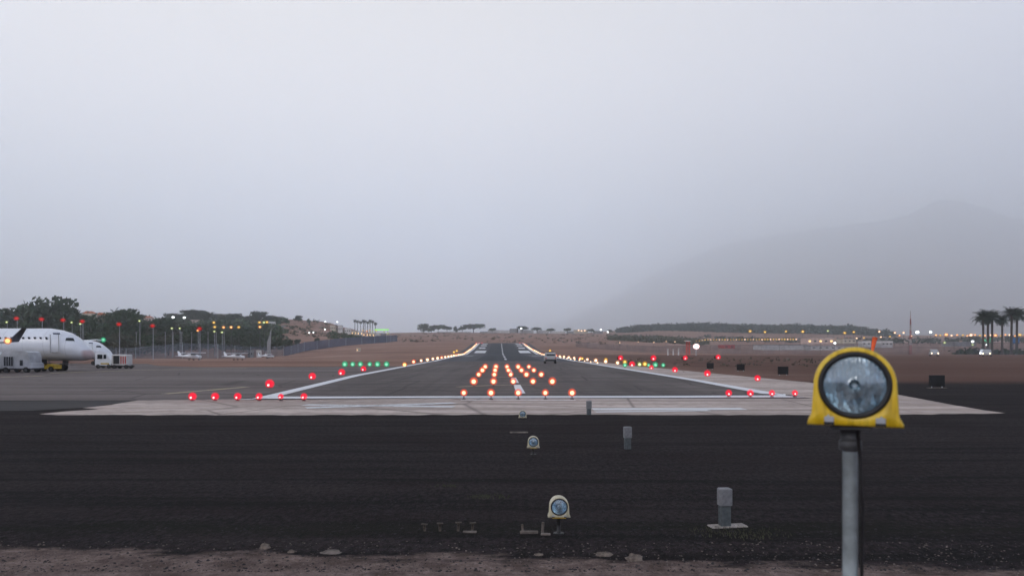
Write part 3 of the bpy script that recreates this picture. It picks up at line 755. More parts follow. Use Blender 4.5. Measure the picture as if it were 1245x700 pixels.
x, d = (1196 - CX) * 176 / F, 176; car((x, d, 0), face_cam(x, d), M['white'], 'car with bright headlights, left one of a close pair below the palms', 1.0, head='cold', group='cars with lights on beyond the right verge')

def service_box(name, px0, px1, ytop, ybot, label, cat, variant):
    d = CH * F / (ybot - HY); x = ((px0 + px1) / 2 - CX) * d / F; L = (px1 - px0) * d / F; H = (ybot - ytop) * d / F
    t = empty(name, (x, d, .005), 0, label=label, cat=cat)
    W = L * .6; r = H * .14
    if variant == 'gpu':
        prof = [(-L / 2, H * .2), (-L / 2, H * .8), (-L * .42, H * .95), (-L * .34, H), (L * .28, H), (L * .38, H * .92), (L * .42, H * .7), (L * .43, H * .45), (L / 2, H * .4), (L / 2, H * .2)]
        b = MB().prism(prof, -W / 2, W / 2); b.build('body', M['dullwhite'], t)
        b = MB(); b.box(-L * .22, -W / 2 - .012, H * .52, L * .30, .03, H * .42); o = b.build('side_panel', M['glass'], t)
        b = MB(); [b.box(-L * .37 + L * .075 * k, -W / 2 - .03, H * .52, .03, .03, H * .44) for k in range(5)]; b.build('rail', M['polewhite'], t)
        b = MB(); b.box(L * .18, -W / 2 - .012, H * .45, L * .09, .03, H * .26); b.build('window', M['glass'], t)
        b = MB(); b.box(0, 0, H * .17, L * 1.06, W * .9, H * .07); b.build('chassis', M['cardark'], t)
    elif variant == 'cab':
        prof = [(-L / 2, H * .18), (-L / 2, H * .97), (-L * .4, H), (L * .15, H), (L * .38, H * .62), (L / 2, H * .52), (L / 2, H * .18)]
        b = MB().prism(prof, -W / 2, W / 2); b.build('body', M['white'], t)
        b = MB(); b.box(-L * .20, -W / 2 - .01, H * .74, L * .30, .03, H * .28); b.box(L * .10, -W / 2 - .01, H * .74, L * .16, .03, H * .26); b.build('window', M['glass'], t)
        b = MB(); b.box(L * .1, -W / 2 - .015, H * .3, L * .5, .03, H * .08); b.build('stripe', M['yellowpaint'], t)
        b = MB(); b.box(L * .5, 0, H * .22, L * .08, W, H * .12); b.build('bumper', M['cardark'], t)
    else:
        b = MB(); b.box(-L * .05, 0, H * .58, L * .86, W, H * .76, 0, H * .05); b.build('cargo_box', M['offwhite'], t)
        b = MB(); b.box(-L * .2, -W / 2 - .01, H * .6, L * .32, .03, H * .55); b.build('side_panel', M['cardark'], t)
        b = MB(); [b.box(L * (.06 + .12 * k), -W / 2 - .015, H * .58, L * .05, .03, H * .5) for k in range(3)]; b.build('strap', M['redpaint'], t)
        b = MB(); b.box(0, 0, H * .16, L, W * .9, H * .08); b.build('chassis', M['cardark'], t)
    wheels(t, (-L * .32, L * .32), (-W * .42, W * .42), H * .13, W * .16)
    return t
service_box('ground_power_truck', 8, 46, 426.5, 452.5, 'white ground service truck with dark louvred side by the airliner tail end', 'service truck', 'gpu')
service_box('service_van', -14, 6, 428, 452.5, 'white service van cut by the left picture edge', 'van', 'cab')
service_box('cab_truck', 119, 139, 428.5, 447.5, 'white cab truck parked under the noses of the airliners', 'service truck', 'cab')
service_box('cargo_truck', 138.5, 160.5, 430, 447.8, 'grey box truck with red straps right of the white cab truck', 'truck', 'box')
x, d = (58 - CX) * 55.5 / F, 55.5
t = empty('baggage_tug', (x, d, .005), 0, label='low yellow baggage tug beneath the airliner fuselage', cat='tug')
b = MB().prism([(-.8, .2), (-.8, .62), (-.2, .62), (-.15, .45), (.2, .45), (.25, .58), (.8, .5), (.8, .2)], -.45, .45); b.build('body', M['yellowpaint'], t)
b = MB(); b.box(-.1, 0, .62, .4, .6, .08); b.box(-.28, 0, .78, .08, .6, .3); b.build('seat', M['cardark'], t)
b = MB(); b.tube([(.2, 0, .5), (.08, 0, .85)], .025, 8); b.build('steering_column', M['poledark'], t)
wheels(t, (-.55, .55), (-.4, .4), .2, .14)

# ------------------------------------------------------------------ aircraft
def fus_mat(name, red):
    m, nt, out = new_mat(name)
    p = N(nt, 'ShaderNodeBsdfPrincipled'); nt.links.new(p.outputs[0], out.inputs[0]); p.inputs['Roughness'].default_value = .3
    tc = N(nt, 'ShaderNodeTexCoord'); s = N(nt, 'ShaderNodeSeparateXYZ'); nt.links.new(tc.outputs['Object'], s.inputs[0])
    n = noise(nt, tc.outputs['Object'], 1.2, 4)
    c = ramp(nt, n, [(.3, (.60, .62, .67)), (.7, (.68, .70, .75))])
    if red:
        f = mth(nt, 'MULTIPLY', mth(nt, 'MULTIPLY', mth(nt, 'ADD', s.outputs[0], .62), 4, clamp=True), mth(nt, 'MULTIPLY', mth(nt, 'SUBTRACT', 1.72, s.outputs[2]), 6, clamp=True))
        c = mixc(nt, mth(nt, 'MULTIPLY', f, .6), c, (.35, .13, .10))
    seam = mth(nt, 'LESS_THAN', mth(nt, 'FRACT', mth(nt, 'MULTIPLY', s.outputs[0], .62)), .022)
    c = mixc(nt, mth(nt, 'MULTIPLY', seam, .35), c, (.25, .26, .28))
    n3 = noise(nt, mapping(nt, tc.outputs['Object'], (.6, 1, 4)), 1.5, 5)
    c = mixc(nt, mth(nt, 'MULTIPLY', mth(nt, 'SUBTRACT', 1.9, s.outputs[2], clamp=True), n3), c, (.30, .29, .30))  # belly shadow painted into the colour, broken up by noise
    nt.links.new(c, p.inputs['Base Color']); return m
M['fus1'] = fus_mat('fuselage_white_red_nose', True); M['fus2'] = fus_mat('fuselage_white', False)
def jet(name, loc, rz, label, mat, tiplight='green', scale=1, dark_winglet=False, sections=None, L=27, span=12.5, group='airliners parked on the left stand'):
    # nose tip at local x=0, fuselage toward -x, ground at z=0
    t = empty(name, loc, rz, label=label, cat='airliner', group=group); t.scale = (scale,) * 3
    zb, zt_ = .78, 3.38
    sec = sections or [(0, 1.18, 1.30), (-.13, .98, 1.60), (-.40, .84, 1.95), (-.85, .80, 2.33), (-1.32, .78, 2.72), (-1.85, .78, 3.04), (-2.5, .78, 3.24), (-3.4, .78, 3.38), (-6, .78, 3.38), (-12, .78, 3.38), (-18, .78, 3.38), (-21, 1.1, 3.38), (-24, 1.9, 3.3), (-26.4, 2.6, 3.15), (-27, 2.85, 3.0)]
    b = MB(); n = 28; vs = []; fs = []
    for x, lo, hi in sec:
        c = (lo + hi) / 2; rz_ = (hi - lo) / 2; ry = rz_ if x < -2 else min(rz_ * 1.05, 1.3)
        if x > -3.4: ry = 1.3 * (1 - (1 + x / 3.4) ** 2.2) ** .5 if x < -.001 else .08
        if x < -18: ry = rz_
        for k in range(n): a = 2 * pi * k / n; vs.append((x, ry * sin(a), c + rz_ * cos(a)))
    for j in range(len(sec) - 1):
        for k in range(n): q = (k + 1) % n; fs.append((j * n + k, (j + 1) * n + k, (j + 1) * n + q, j * n + q))
    fs += [tuple(range(n)), tuple((len(sec) - 1) * n + k for k in range(n - 1, -1, -1))]
    b.add(vs, fs, True); b.build('fuselage', mat, t)
    rad, cz = 1.3, 2.08
    for sd in (-1, 1):
        for k in range(20):
            xw = -2.95 - .455 * k
            z = 2.55; yy = sqrt(rad ** 2 - (z - cz) ** 2) + .006
            b = MB().box(0, 0, 0, .17, .02, .27); o = b.build('cabin_window', M['glass'], t, (xw, sd * yy, z)); o.rotation_euler = (sd * -.42, 0, 0)
        z = 2.35; yy = sqrt(rad ** 2 - (z - cz) ** 2) * .985 + .01
        b = MB(); 
        for q0, q1 in (((-.33, -.8), (-.33, .75)), ((.33, -.8), (.33, .75)), ((-.33, -.8), (.33, -.8))):
            b.tube([(q0[0], 0, q0[1] * .9), (q1[0], 0, q1[1] * .9)], .025, 6)
        b.build('door_outline', M['carpaint'], t, (-2.30, sd * 1.27, 2.2))
        b = MB(); b.box(0, 0, 0, .55, .03, .12); o = b.build('door_sign', M['bluetrim'], t, (-2.30, sd * 1.02, 2.95)); o.rotation_euler = (sd * -.6, 0, 0)
        # cockpit glass
        def on(X, Z):
            for (xa, la, ha), (xb, lb, hb) in zip(sec[:-1], sec[1:]):
                if xa >= X >= xb: q = (X - xa) / (xb - xa); lo_, hi_ = la + (lb - la) * q, ha + (hb - ha) * q
            c_, r_ = (lo_ + hi_) / 2, (hi_ - lo_) / 2
            return (X, sd * (1.3 * (1 - (1 + X / 3.4) ** 2.2) ** .5 * sqrt(max(0, 1 - ((Z - c_) / r_) ** 2)) + .03), Z + .01)
        b = MB(); b.add([on(-1.10, 2.36), on(-1.35, 2.38), on(-1.62, 2.40), on(-1.66, 2.60), on(-1.45, 2.62), on(-1.30, 2.60)], [(0, 1, 4, 5), (1, 2, 3, 4)])
        b.build('cockpit_window', M['glass'], t)
        # wing
        y1 = span
        def wing(rootx, chord, tipx, tchord, zr_, zt2, ya, yb, th):
            bb = MB(); V = []
            for (yy_, lx, ch, z_) in ((ya, rootx, chord, zr_), (yb, tipx, tchord, zt2)):
                for fx, fz in ((0, 0), (.15, .5), (.45, .6), (1, .0), (.45, -.4), (.15, -.35)): V.append((lx - ch * fx, sd * yy_, z_ + th * ch * fz))
            bb.add(V, [(i, (i + 1) % 6, 6 + (i + 1) % 6, 6 + i) for i in range(6)] + [(0, 1, 2, 3, 4, 5), (11, 10, 9, 8, 7, 6)], True); return bb
        w = wing(-10.5, 4.6, -14.2, 1.5, 1.35, 2.25, .9, y1, .12).build('wing', M['fus2'], t)
        if tiplight != 'green': wl = wing(-14.3, 1.2, -15.2, .5, 2.25, 3.25, y1, y1 + .45, .08).build('winglet', M['winglet'] if dark_winglet else M['fus2'], w)
        key = 'orange' if tiplight == 'orange' else tiplight
        if (tiplight == 'green' and sd < 0) or (tiplight == 'orange' and sd > 0):
            inst('wing_tip_light', LM[key][0], w, (-14.3, sd * (y1 + .05), 2.3), (.26,) * 3); inst('bulb', LM[key][1], w, (-14.3, sd * (y1 + .05), 2.3), (.26,) * 3)
        # rear engine, stabiliser, gear
        b = MB(); b.tube([(-19.2, sd * 2.0, 2.7), (-18.9, sd * 2.0, 2.7), (-20.5, sd * 2.0, 2.7), (-22.4, sd * 2.0, 2.7)][1:], [.62, .7, .4], 20); b.build('engine', M['fus2'], t)
        wing(-24.2, 1.9, -25.8, 1.0, 6.4, 6.45, 0, 4.2, .1).build('stabiliser', M['fus2'], t)
        b = MB(); b.tube([(-14, sd * 1.5, .45), (-14, sd * 1.5, 1.4)], .1, 10); o = b.build('main_gear', M['poledark'], t)
        b = MB(); b.tube([(-14, sd * 1.32, .45), (-14, sd * 1.68, .45)], .45, 18); b.build('tyre', M['tyre'], o)
    b = MB().prism([(-21.6, 3.3), (-24.0, 6.5), (-26.0, 6.5), (-26.2, 3.1)], -.12, .12); b.build('tail_fin', M['winglet'] if dark_winglet else M['fus2'], t)
    b = MB(); b.tube([(-2.45, 0, .3), (-2.35, 0, .95)], .07, 10); b.box(-2.15, 0, .62, .3, .05, .3); o = b.build('nose_gear', M['poledark'], t)
    for s2 in (-1, 1): b = MB(); b.tube([(-2.45, s2 * .1, .28), (-2.45, s2 * .27, .28)], .28, 18); b.build('tyre', M['tyre'], o)
    b = MB(); b.tube([(-6.2, 0, 3.36), (-6.3, 0, 3.62)], .03, 6); b.build('antenna', M['poledark'], t)
    return t
d = 57.0; x = (113.5 - CX) * d / F
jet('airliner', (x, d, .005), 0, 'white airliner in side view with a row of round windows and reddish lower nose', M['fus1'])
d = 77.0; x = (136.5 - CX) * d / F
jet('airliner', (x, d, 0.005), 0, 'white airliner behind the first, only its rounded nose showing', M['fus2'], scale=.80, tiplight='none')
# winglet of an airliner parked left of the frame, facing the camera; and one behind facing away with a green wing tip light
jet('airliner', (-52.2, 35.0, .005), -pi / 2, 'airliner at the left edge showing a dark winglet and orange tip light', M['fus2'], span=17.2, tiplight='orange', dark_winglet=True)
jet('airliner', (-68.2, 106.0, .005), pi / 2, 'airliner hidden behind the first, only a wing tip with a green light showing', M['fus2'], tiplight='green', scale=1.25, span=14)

def cessna(px, py, d, rz, label, s=1.0, mast=False):
    x = (px - CX) * d / F; z = zt(x, d)
    t = empty('light_aircraft', (x, d, z + .02), rz, label=label, cat='light aircraft', group='small white aircraft before the left fence'); t.scale = (s,) * 3
    sec = [(3.3, .9, 1.15), (3.1, .65, 1.4), (2.2, .6, 1.55), (1.2, .6, 2.05), (.2, .6, 2.15), (-.8, .75, 1.95), (-2.2, .95, 1.6), (-4.1, 1.1, 1.4)]
    b = MB(); n = 14; vs = []; fs = []
    for X, lo, hi in sec:
        for k in range(n): a = 2 * pi * k / n; w = .55 if -1 < X < 2.5 else .3 if X < 3 else .15; w = .12 if X < -4 else w; vs.append((X, w * sin(a), (lo + hi) / 2 + (hi - lo) / 2 * cos(a)))
    for j in range(len(sec) - 1):
        for k in range(n): q = (k + 1) % n; fs.append((j * n + k, (j + 1) * n + k, (j + 1) * n + q, j * n + q))
    fs += [tuple(range(n)), tuple((len(sec) - 1) * n + k for k in range(n - 1, -1, -1))]
    b.add(vs, fs, True); b.build('fuselage', M['white'], t)
    b = MB(); b.box(.6, 0, 2.24, 1.5, 10.4, .16, 0, .05); b.build('wing', M['white'], t)
    b = MB().prism([(-3.2, 1.4), (-4.2, 2.75), (-4.7, 2.75), (-4.4, 1.2)], -.06, .06); b.build('tail_fin', M['white'], t)
    b = MB(); b.box(-4.0, 0, 1.3, .9, 3.2, .07); b.build('stabiliser', M['white'], t)
    b = MB(); b.box(.9, 0, 1.8, 1.5, 1.13, .35); b.build('cabin_glass', M['glass'], t)
    for X, Y in ((2.4, 0), (-.1, -1.1), (-.1, 1.1)):
        b = MB(); b.tube([(X, Y - .07, .22), (X, Y + .07, .22)], .22, 12); b.tube([(X, Y, .22), (X, Y * .4, .8)], .05, 6); b.build('wheel', M['tyre'], t)
    for Y in (-1, 1): b = MB(); b.tube([(.6, Y * .5, .8), (.6, Y * 2.4, 2.2)], .05, 6); b.build('strut', M['white'], t)
    b = MB(); b.box(3.4, 0, 1.02, .04, .12, 1.7); b.build('propeller', M['poledark'], t)
cessna(233, 438, 192, -.18, 'small white high-wing aircraft, leftmost and nearest by the fence', .9)
cessna(287, 438, 202, -.22, 'small white high-wing aircraft in the middle by the fence', .85)
cessna(325, 438, 222, .12, 'smallest white aircraft beside the tall grey sail mast', .62)
x, d = (326.5 - CX) * 228 / F, 228; t = empty('wind_mast', (x, d, zt(x, d)), 0, label='tall pale grey tapered mast behind the third small aircraft', cat='mast')
b = MB().prism([(-.5, 0), (-.45, 5), (-.1, 6), (.9, 9.5), (.8, 6), (.5, 0)], -.1, .1); b.build('sail_panel', M['greyroof'], t); b = MB(); b.tube([(.5, .2, 0), (.6, .2, 8)], .1, 8); b.build('pole', M['polewhite'], t)
# small huts near the left fence
def hut(px, d, w, h, label, mat='offwhite', cat='hut', roof=None, dep=None, name='hut', windows=2, lit=False, yb=None):
    x = (px - CX) * d / F; z = zt(x, d) - .3 if yb is None else CH - (yb - HY) * d / F
    W = w * d / F; H = h * d / F + (.3 if yb is None else 0); D = dep or W * .7
    t = empty(name, (x, d, z), R.uniform(-.25, .25), label=label, cat=cat)
    b = MB(); b.box(0, 0, H / 2, W, D, H); b.build('wall', M[mat], t)
    if roof == 'gable': b = MB().prism([(-W * .55, H), (0, H + W * .22), (W * .55, H)], -D * .55, D * .55); b.build('roof', M['orangeroof'], t)
    elif roof: b = MB(); b.box(0, 0, H + .1, W * 1.05, D * 1.05, .25); b.build('roof', M[roof], t)
    for k in range(windows):
        b = MB(); b.box(-W / 2 + W * (k + .5) / windows, -D / 2 - .02, H * .58, W / windows * .4, .06, min(.9, H * .22)); b.build('window', M['litwin'] if lit and k % 2 == 0 else M['glass'], t)
    return t
hut(305, 236, 6, 9, 'grey hut, left of two small huts against the left fence', 'greyroof')
hut(315, 236, 5, 9, 'pale hut, right of two small huts against the left fence', 'offwhite')
hut(359, 292, 6, 5, 'small cream shed at the foot of the brown hill', 'cream', roof='greyroof')
hut(369, 296, 8, 4, 'long white shed behind the blue fence bend', 'offwhite')
hut(436, 262, 4.5, 4, 'tiny lit gatehouse in front of the blue fence', 'cream', lit=True)

# ------------------------------------------------------------------ fences
def fence_mat(name, c, fac):
    m, nt, out = new_mat(name)
    p = N(nt, 'ShaderNodeBsdfPrincipled'); p.inputs['Base Color'].default_value = rgba(c); p.inputs['Roughness'].default_value = .7
    t = N(nt, 'ShaderNodeBsdfTransparent'); x = N(nt, 'ShaderNodeMixShader')
    tc = N(nt, 'ShaderNodeTexCoord'); n = noise(nt, tc.outputs['Object'], .3, 4)
    nt.links.new(ramp(nt, n, [(.3, (fac - .12,) * 3), (.7, (fac + .1,) * 3)]), x.inputs[0])
    nt.links.new(t.outputs[0], x.inputs[1]); nt.links.new(p.outputs[0], x.inputs[2]); nt.links.new(x.outputs[0], out.inputs[0]); return m
M['mesh1'] = fence_mat('fence_mesh_grey', (.12, .14, .17), .55); M['mesh3'] = fence_mat('fence_mesh_dark', (.075, .08, .10), .40); M['mesh2'] = fence_mat('fence_sheet_blue', (.065, .085, .14), .88)
def fence(name, pts, mat, label, step=8, post=.06, pm='pole'):
    t = empty(name, tuple(pts[0][0]), 0, label=label, cat='fence'); o = pts[0][0]
    dense = []
    for (a, ha), (b_, hb) in zip(pts[:-1], pts[1:]):
        n = max(1, int((b_ - a).length / step))
        for k in range(n):
            q = a.lerp(b_, k / n); dense.append((Vector((q.x, q.y, zt(q.x, q.y))), ha + (hb - ha) * k / n))
    dense.append((Vector((pts[-1][0].x, pts[-1][0].y, zt(*pts[-1][0].xy))), pts[-1][1]))
    b = MB()
    for p_, h in dense:
        q = p_ - o; b.v += [(q.x, q.y, q.z - .4), (q.x, q.y, q.z + h)]
    for i in range(len(dense) - 1): b.f.append((2 * i, 2 * i + 2, 2 * i + 3, 2 * i + 1)); b.sm.append(False)
    b.build('fence_panel', mat, t)
    me = MB().tube([(0, 0, 0), (0, 0, 1)], post, 6).mesh('post', M[pm])
    for p_, h in dense[:100]: q = p_ - o; inst('post', me, t, (q.x, q.y - .08, q.z), (1, 1, h + .2))
fence('perimeter_fence', [(G(60, 150), 2.3), (G(165, 205), 3.2), (G(222, 212), 4.6), (G(265, 218), 4.4), (G(305, 236), 3.6), (G(345, 255), 3.4)], M['mesh1'], 'grey mesh perimeter fence behind the small aircraft')
fence('blue_fence', [(G(345, 255), 3.2), (G(370, 285), 3.6), (G(400, 310), 3.6), (G(440, 330), 3.4), (G(470, 350), 3.4), (G(483, 380), 3.2)], M['mesh2'], 'dark blue sheeted fence climbing toward the town on the left', 9)
fence('perimeter_fence', [(G(700, 300), 2.2), (G(800, 250), 2.6), (G(900, 225), 3.0), (G(1050, 208), 3.4), (G(1160, 205), 3.6), (G(1300, 200), 3.6), (G(1600, 195), 3.6)], M['mesh3'], 'long grey mesh fence across the right side of the airfield', 9, .035, 'poledark')

# ------------------------------------------------------------------ trees
def crown_mesh(name, w, h, clusters, per, leaf, mat, seed, flat=.75, lumps=None):
    r = random.Random(seed); b = MB()
    for c in range(clusters):
        a = r.random() * 2 * pi; rr = sqrt(r.random()) * .78; zz = (r.random() ** .8) * .85
        k = 1 - .55 * max(0, zz - .35)
        cx, cy, cz = w / 2 * rr * cos(a) * k, w / 2 * rr * sin(a) * k, h * zz
        cr = w * (.12 + .13 * r.random())
        for i in range(per):
            u = r.random() * 2 * pi; v = math.acos(2 * r.random() - 1); q = cr * r.random() ** .35
            x, y_, z = cx + q * sin(v) * cos(u), cy + q * sin(v) * sin(u), cz + q * flat * cos(v)
            s = leaf * (.5 + r.random()); n = Vector((r.gauss(0, 1), r.gauss(0, 1), r.gauss(0, 1))).normalized()
            t = n.orthogonal().normalized(); q2 = n.cross(t)
            vs = [Vector((x, y_, z)) + t * s * cos(e) + q2 * s * .6 * sin(e) for e in (0, 1.4, pi, 4.7)]
            b.add(vs, [(0, 1, 2, 3)])
    return b.mesh(name, mat)
def trunk_mesh(h, r0, w, seed):
    r = random.Random(seed); b = MB(); b.tube([(0, 0, -.5), (.05 * h * r.uniform(-1, 1), 0, h * .5), (.08 * h * r.uniform(-1, 1), 0, h)], [r0, r0 * .75, r0 * .45], 8)
    for k in range(5):
        a = 2 * pi * k / 5 + r.random(); b.tube([(0, 0, h * .55), (w * .18 * cos(a), w * .18 * sin(a), h * .95), (w * .3 * cos(a), w * .3 * sin(a), h * 1.25)], [r0 * .45, r0 * .3, r0 * .12], 6)
    return b.mesh('trunk', M['bark'])
TV = {}
for v in range(5):
    TV['round', v] = (trunk_mesh(.35, .035, 1, v), crown_mesh('crown', 1.0, .72, 26, 85, .040, M['leaf'], 20 + v), .20)
    TV['olive', v] = (trunk_mesh(.35, .03, 1, v + 9), crown_mesh('crown', .95, .75, 20, 70, .036, M['leaf2'], 40 + v), .18)
    TV['flat', v] = (trunk_mesh(.60, .03, 1.2, v + 30), crown_mesh('crown', 1.45, .30, 24, 60, .05, M['leaf'], 60 + v, .5), .52)
    TV['cyp', v] = (trunk_mesh(.3, .03, .4, v + 50), crown_mesh('crown', .42, .85, 18, 50, .035, M['leaf'], 80 + v, 1.4), .12)
def tree(kind, px, ytop, d, h=None, label='', group=None, wide=1.0, v=None, ybase=None, name='tree'):
    x = (px - CX) * d / F; z = zt(x, d); zt2 = CH - (ytop - HY) * d / F
    H = max(2.0, (zt2 - z) / (1.0 if kind != 'flat' else .92))
    v = R.randrange(5) if v is None else v
    t = empty(name, (x, d, z), R.random() * 6, label=label, cat='tree', group=group)
    tr, cr, base = TV[kind, v]
    inst('trunk', tr, t, (0, 0, 0), (H * wide, H * wide, H)); inst('crown', cr, t, (0, 0, H * base), (H * wide, H * wide, H))
left = [  # px, ytop, d, wide
 (4, 371, 262, 1.0), (20, 366, 258, 1.0), (36, 368, 265, 1.0), (49, 368, 262, .9), (62, 353, 262, .85), (76, 365, 270, .95), (88, 374, 262, 1.1),
 (104, 387, 256, 1.2), (119, 391, 252, 1.3), (135, 381, 262, 1.0), (147, 371, 268, .95), (156, 378, 265, 1.0), (170, 386, 275, 1.2), (186, 387, 285, 1.1), (203, 384, 300, 1.0), (222, 388, 300, 1.1), (238, 392, 295, 1.1),
 (8, 396, 238, 1.4), (30, 398, 236, 1.4), (52, 398, 238, 1.4), (74, 398, 236, 1.4), (95, 400, 232, 1.5), (115, 402, 230, 1.5), (132, 400, 230, 1.5), (150, 402, 226, 1.5), (168, 402, 240, 1.4), (185, 404, 250, 1.4), (205, 403, 250, 1.4), (224, 404, 250, 1.4), (243, 405, 255, 1.4)]
for i, (px, yt, d, w) in enumerate(left):
    tall = i < 17
    tree('round' if i % 3 or px < 90 else 'olive', px, yt, d, label=('tall dark tree behind the parked aircraft, %s from the left' % ordl(i)) if tall else ('lower bushy tree in front of the tall ones, %s from the left' % ordl(i - 17)), group='tall dark trees at the left' if tall else 'lower trees before the tall ones at the left', wide=w)
mid = [(252, 404, 300, 1.2), (266, 406, 300, 1.2), (278, 402, 305, 1.2), (290, 404, 300, 1.3), (303, 396, 315, 1.1), (313, 404, 300, 1.2), (326, 407, 300, 1.3), (338, 409, 300, 1.3), (350, 411, 305, 1.2), (296, 412, 280, 1.4), (274, 412, 275, 1.4), (318, 413, 283, 1.3), (362, 411, 330, 1.0), (385, 410, 335, .9), (260, 396, 340, 1.1), (284, 398, 340, 1.1)]
for i, (px, yt, d, w) in enumerate(mid):
    tree('round', px, yt, d, label='bushy green tree on the low slope left of the brown hill, %s in its thicket' % ordl(i), group='green trees on the slope before the brown hill', wide=w)
crest = [(206, 379.5, 500), (214, 380, 510), (230, 375.5, 500), (241, 376.5, 505), (252, 378, 500), (270, 380, 500), (285, 380, 500), (298, 383, 500), (308, 380, 500), (316, 377.5, 500), (326, 382.5, 505), (338, 383.5, 500), (348, 386, 505), (363, 383, 510), (376, 389, 505)]
for i, (px, yt, d) in enumerate(crest):
    tree('round', px, yt, d, label='dark round tree on the left skyline, %s from the left' % ordl(i), group='trees on the left skyline', wide=1.9 if 0 < i < 12 else 1.4)
sky = [(515, 392, 1.15), (524.5, 395, 1.1), (533, 394.5, 1.3), (543.5, 396, 1.1), (554, 395.3, .7), (562, 397.2, 1.1), (576, 393.2, 1.7), (599, 398.5, 1.0), (635, 396, 1.3), (653, 397.5, 1.2), (669, 399, 1.2), (690, 398.5, .9), (719, 399.5, 1.2), (742, 400.5, 1.0)]
for i, (px, yt, w) in enumerate(sky):
    tree('flat' if w > .8 and i not in (0, 1) else 'round', px, yt, 780, label='isolated umbrella-shaped tree on the distant skyline, %s from the left' % ordl(i), group='isolated trees on the distant skyline', wide=w, name='acacia_tree')
rbt = [(1185, 408), (1230, 407), (1248, 408), (1160, 411), (1128, 411), (1092, 411)]
for i, (px, yt) in enumerate(rbt):
    tree('round', px, yt, 620, label='low dark tree among the far right street lamps, %s of its kind' % ordl(i), group='low trees among the far right lamps', wide=2.2)

# palms
def frond_mesh(seed, n=30, L=1.0, droop=1.25):
    r = random.Random(seed); b = MB()
    for i in range(n):
        a = 2 * pi * i / n * 1.618 * 3 + r.random() * .3; el = -0.5 + 1.75 * r.random(); l = L * (.75 + .4 * r.random())
        p0 = Vector((0, 0, 0)); pts = []
        for k in range(6):
            s = k / 5; e = el - droop * 1.2 * s * s
            pts.append(p0.copy()); p0 = p0 + Vector((cos(a) * cos(e), sin(a) * cos(e), sin(e))) * (l / 5)
        side = Vector((-sin(a), cos(a), 0))
        for k in range(5):
            for m_ in range(3):
                q = pts[k].lerp(pts[k + 1], m_ / 3); wd = .24 * L * (1 - abs((k + m_ / 3) / 5 - .45) * 1.1); tt = (pts[k + 1] - pts[k]).normalized()
                for s_ in (-1, 1):
                    b.add([q, q + tt * .05 * L, q + side * s_ * wd + tt * .08 * L - Vector((0, 0, wd * .45))], [(0, 1, 2)])
    return b.mesh('fronds', M['palm'])
FR = [frond_mesh(i, 72) for i in range(3)]
def palm(px, ytop, d, crown_px, label, group, ybase=None, lean=0):
    x = (px - CX) * d / F; z = zt(x, d); top = CH - (ytop - HY) * d / F; cr = crown_px * d / F / 2
    H = top - z - cr * .8
    t = empty('palm_tree', (x, d, z), 0, label=label, cat='palm', group=group)
    b = MB(); b.tube([(0, 0, -.3), (lean * .4, 0, H * .5), (lean, 0, H)], [.03 * H + .08, .02 * H + .06, .022 * H + .06], 10); b.build('trunk', M['bark'], t)
    inst('crown', FR[R.randrange(3)], t, (lean, 0, H), (cr * 1.6, cr * 1.6, cr * 1.45), R.random() * 6)
for i, (px, yt, w) in enumerate(((1195.5, 379.5, 17), (1201.5, 378.5, 18), (1206, 379.5, 17), (1218.5, 385, 13), (1229.5, 375, 17), (1236, 376, 17))):
    palm(px, yt, 205 + i * 3, w, ('leftmost palm of the close clump of three', 'middle palm of the close clump of three', 'right palm of the close clump of three', 'shorter lone palm between the clump and the tall pair', 'tall palm, left of the pair near the right edge', 'tall palm, right of the pair near the right edge')[i], 'tall palms near the right edge', lean=R.uniform(-.2, .2))
b_px = [431.5, 434.8, 438.5, 441.8, 443.8, 447, 450, 453, 456.5]
for i, px in enumerate(b_px):
    palm(px, 388.8 + (i % 3) * .9 + (1.5 if i > 7 else 0), 540, 3.6, 'slim palm in the row above the left town, %s from the left' % ordl(i), 'row of slim palms above the left town')

# ridge forest and scrub (uncountable)
def scatter(name, n, px0, px1, d0, d1, s0, s1, mat, label, zoff=0, seed=1, per=8):
    r = random.Random(seed); b = MB()
    for i in range(n):
        d = r.uniform(d0, d1); px = r.uniform(px0, px1); x = (px - CX) * d / F; z = zt(x, d) + zoff; s = r.uniform(s0, s1)
        for k in range(per):
            c = Vector((x + r.gauss(0, s * .5), d + r.gauss(0, s * .5), z + abs(r.gauss(0, s * .35))))
            nn = Vector((r.gauss(0, 1), r.gauss(0, 1), r.gauss(0, 1))).normalized(); t = nn.orthogonal().normalized(); q = nn.cross(t); ss = s * .35 * r.uniform(.6, 1.3)
            b.add([c + t * ss, c + q * ss, c - t * ss, c - q * ss], [(0, 1, 2, 3)])
    tag(b.build(name, mat), label, kind='stuff')
scatter('wooded_ridge', 5200, 752, 1085, 862, 965, 2.5, 5.0, M['leaf3'], 'dense dark green wood covering the far ridge on the right', seed=3)
scatter('far_scrub', 700, 740, 860, 480, 640, 1.2, 3.0, M['leaf2'], 'low scrub belt below the wooded ridge', seed=4)
scatter('plain_scrub', 260, 470, 760, 360, 760, .5, 1.5, M['scrub'], 'sparse dry scrub on the plain beyond the runway', seed=5)
scatter('hill_scrub', 260, 200, 420, 380, 530, .8, 2.2, M['leaf2'], 'sparse scrub on the brown hill slope', seed=6)
scatter('slope_scrub', 1500, -60, 342, 300, 500, 2.5, 5, M['leaf'], 'thick scrub filling the slope behind the left trees', seed=7)
scatter('right_scrub', 420, 850, 1400, 600, 760, 2, 4, M['leaf3'], 'dark scrub line between the right fence and the street lamps', seed=8)
scatter('palm_scrub', 260, 1165, 1330, 214, 240, 1.0, 2.0, M['leaf'], 'dark low scrub round the feet of the right palms', seed=12)
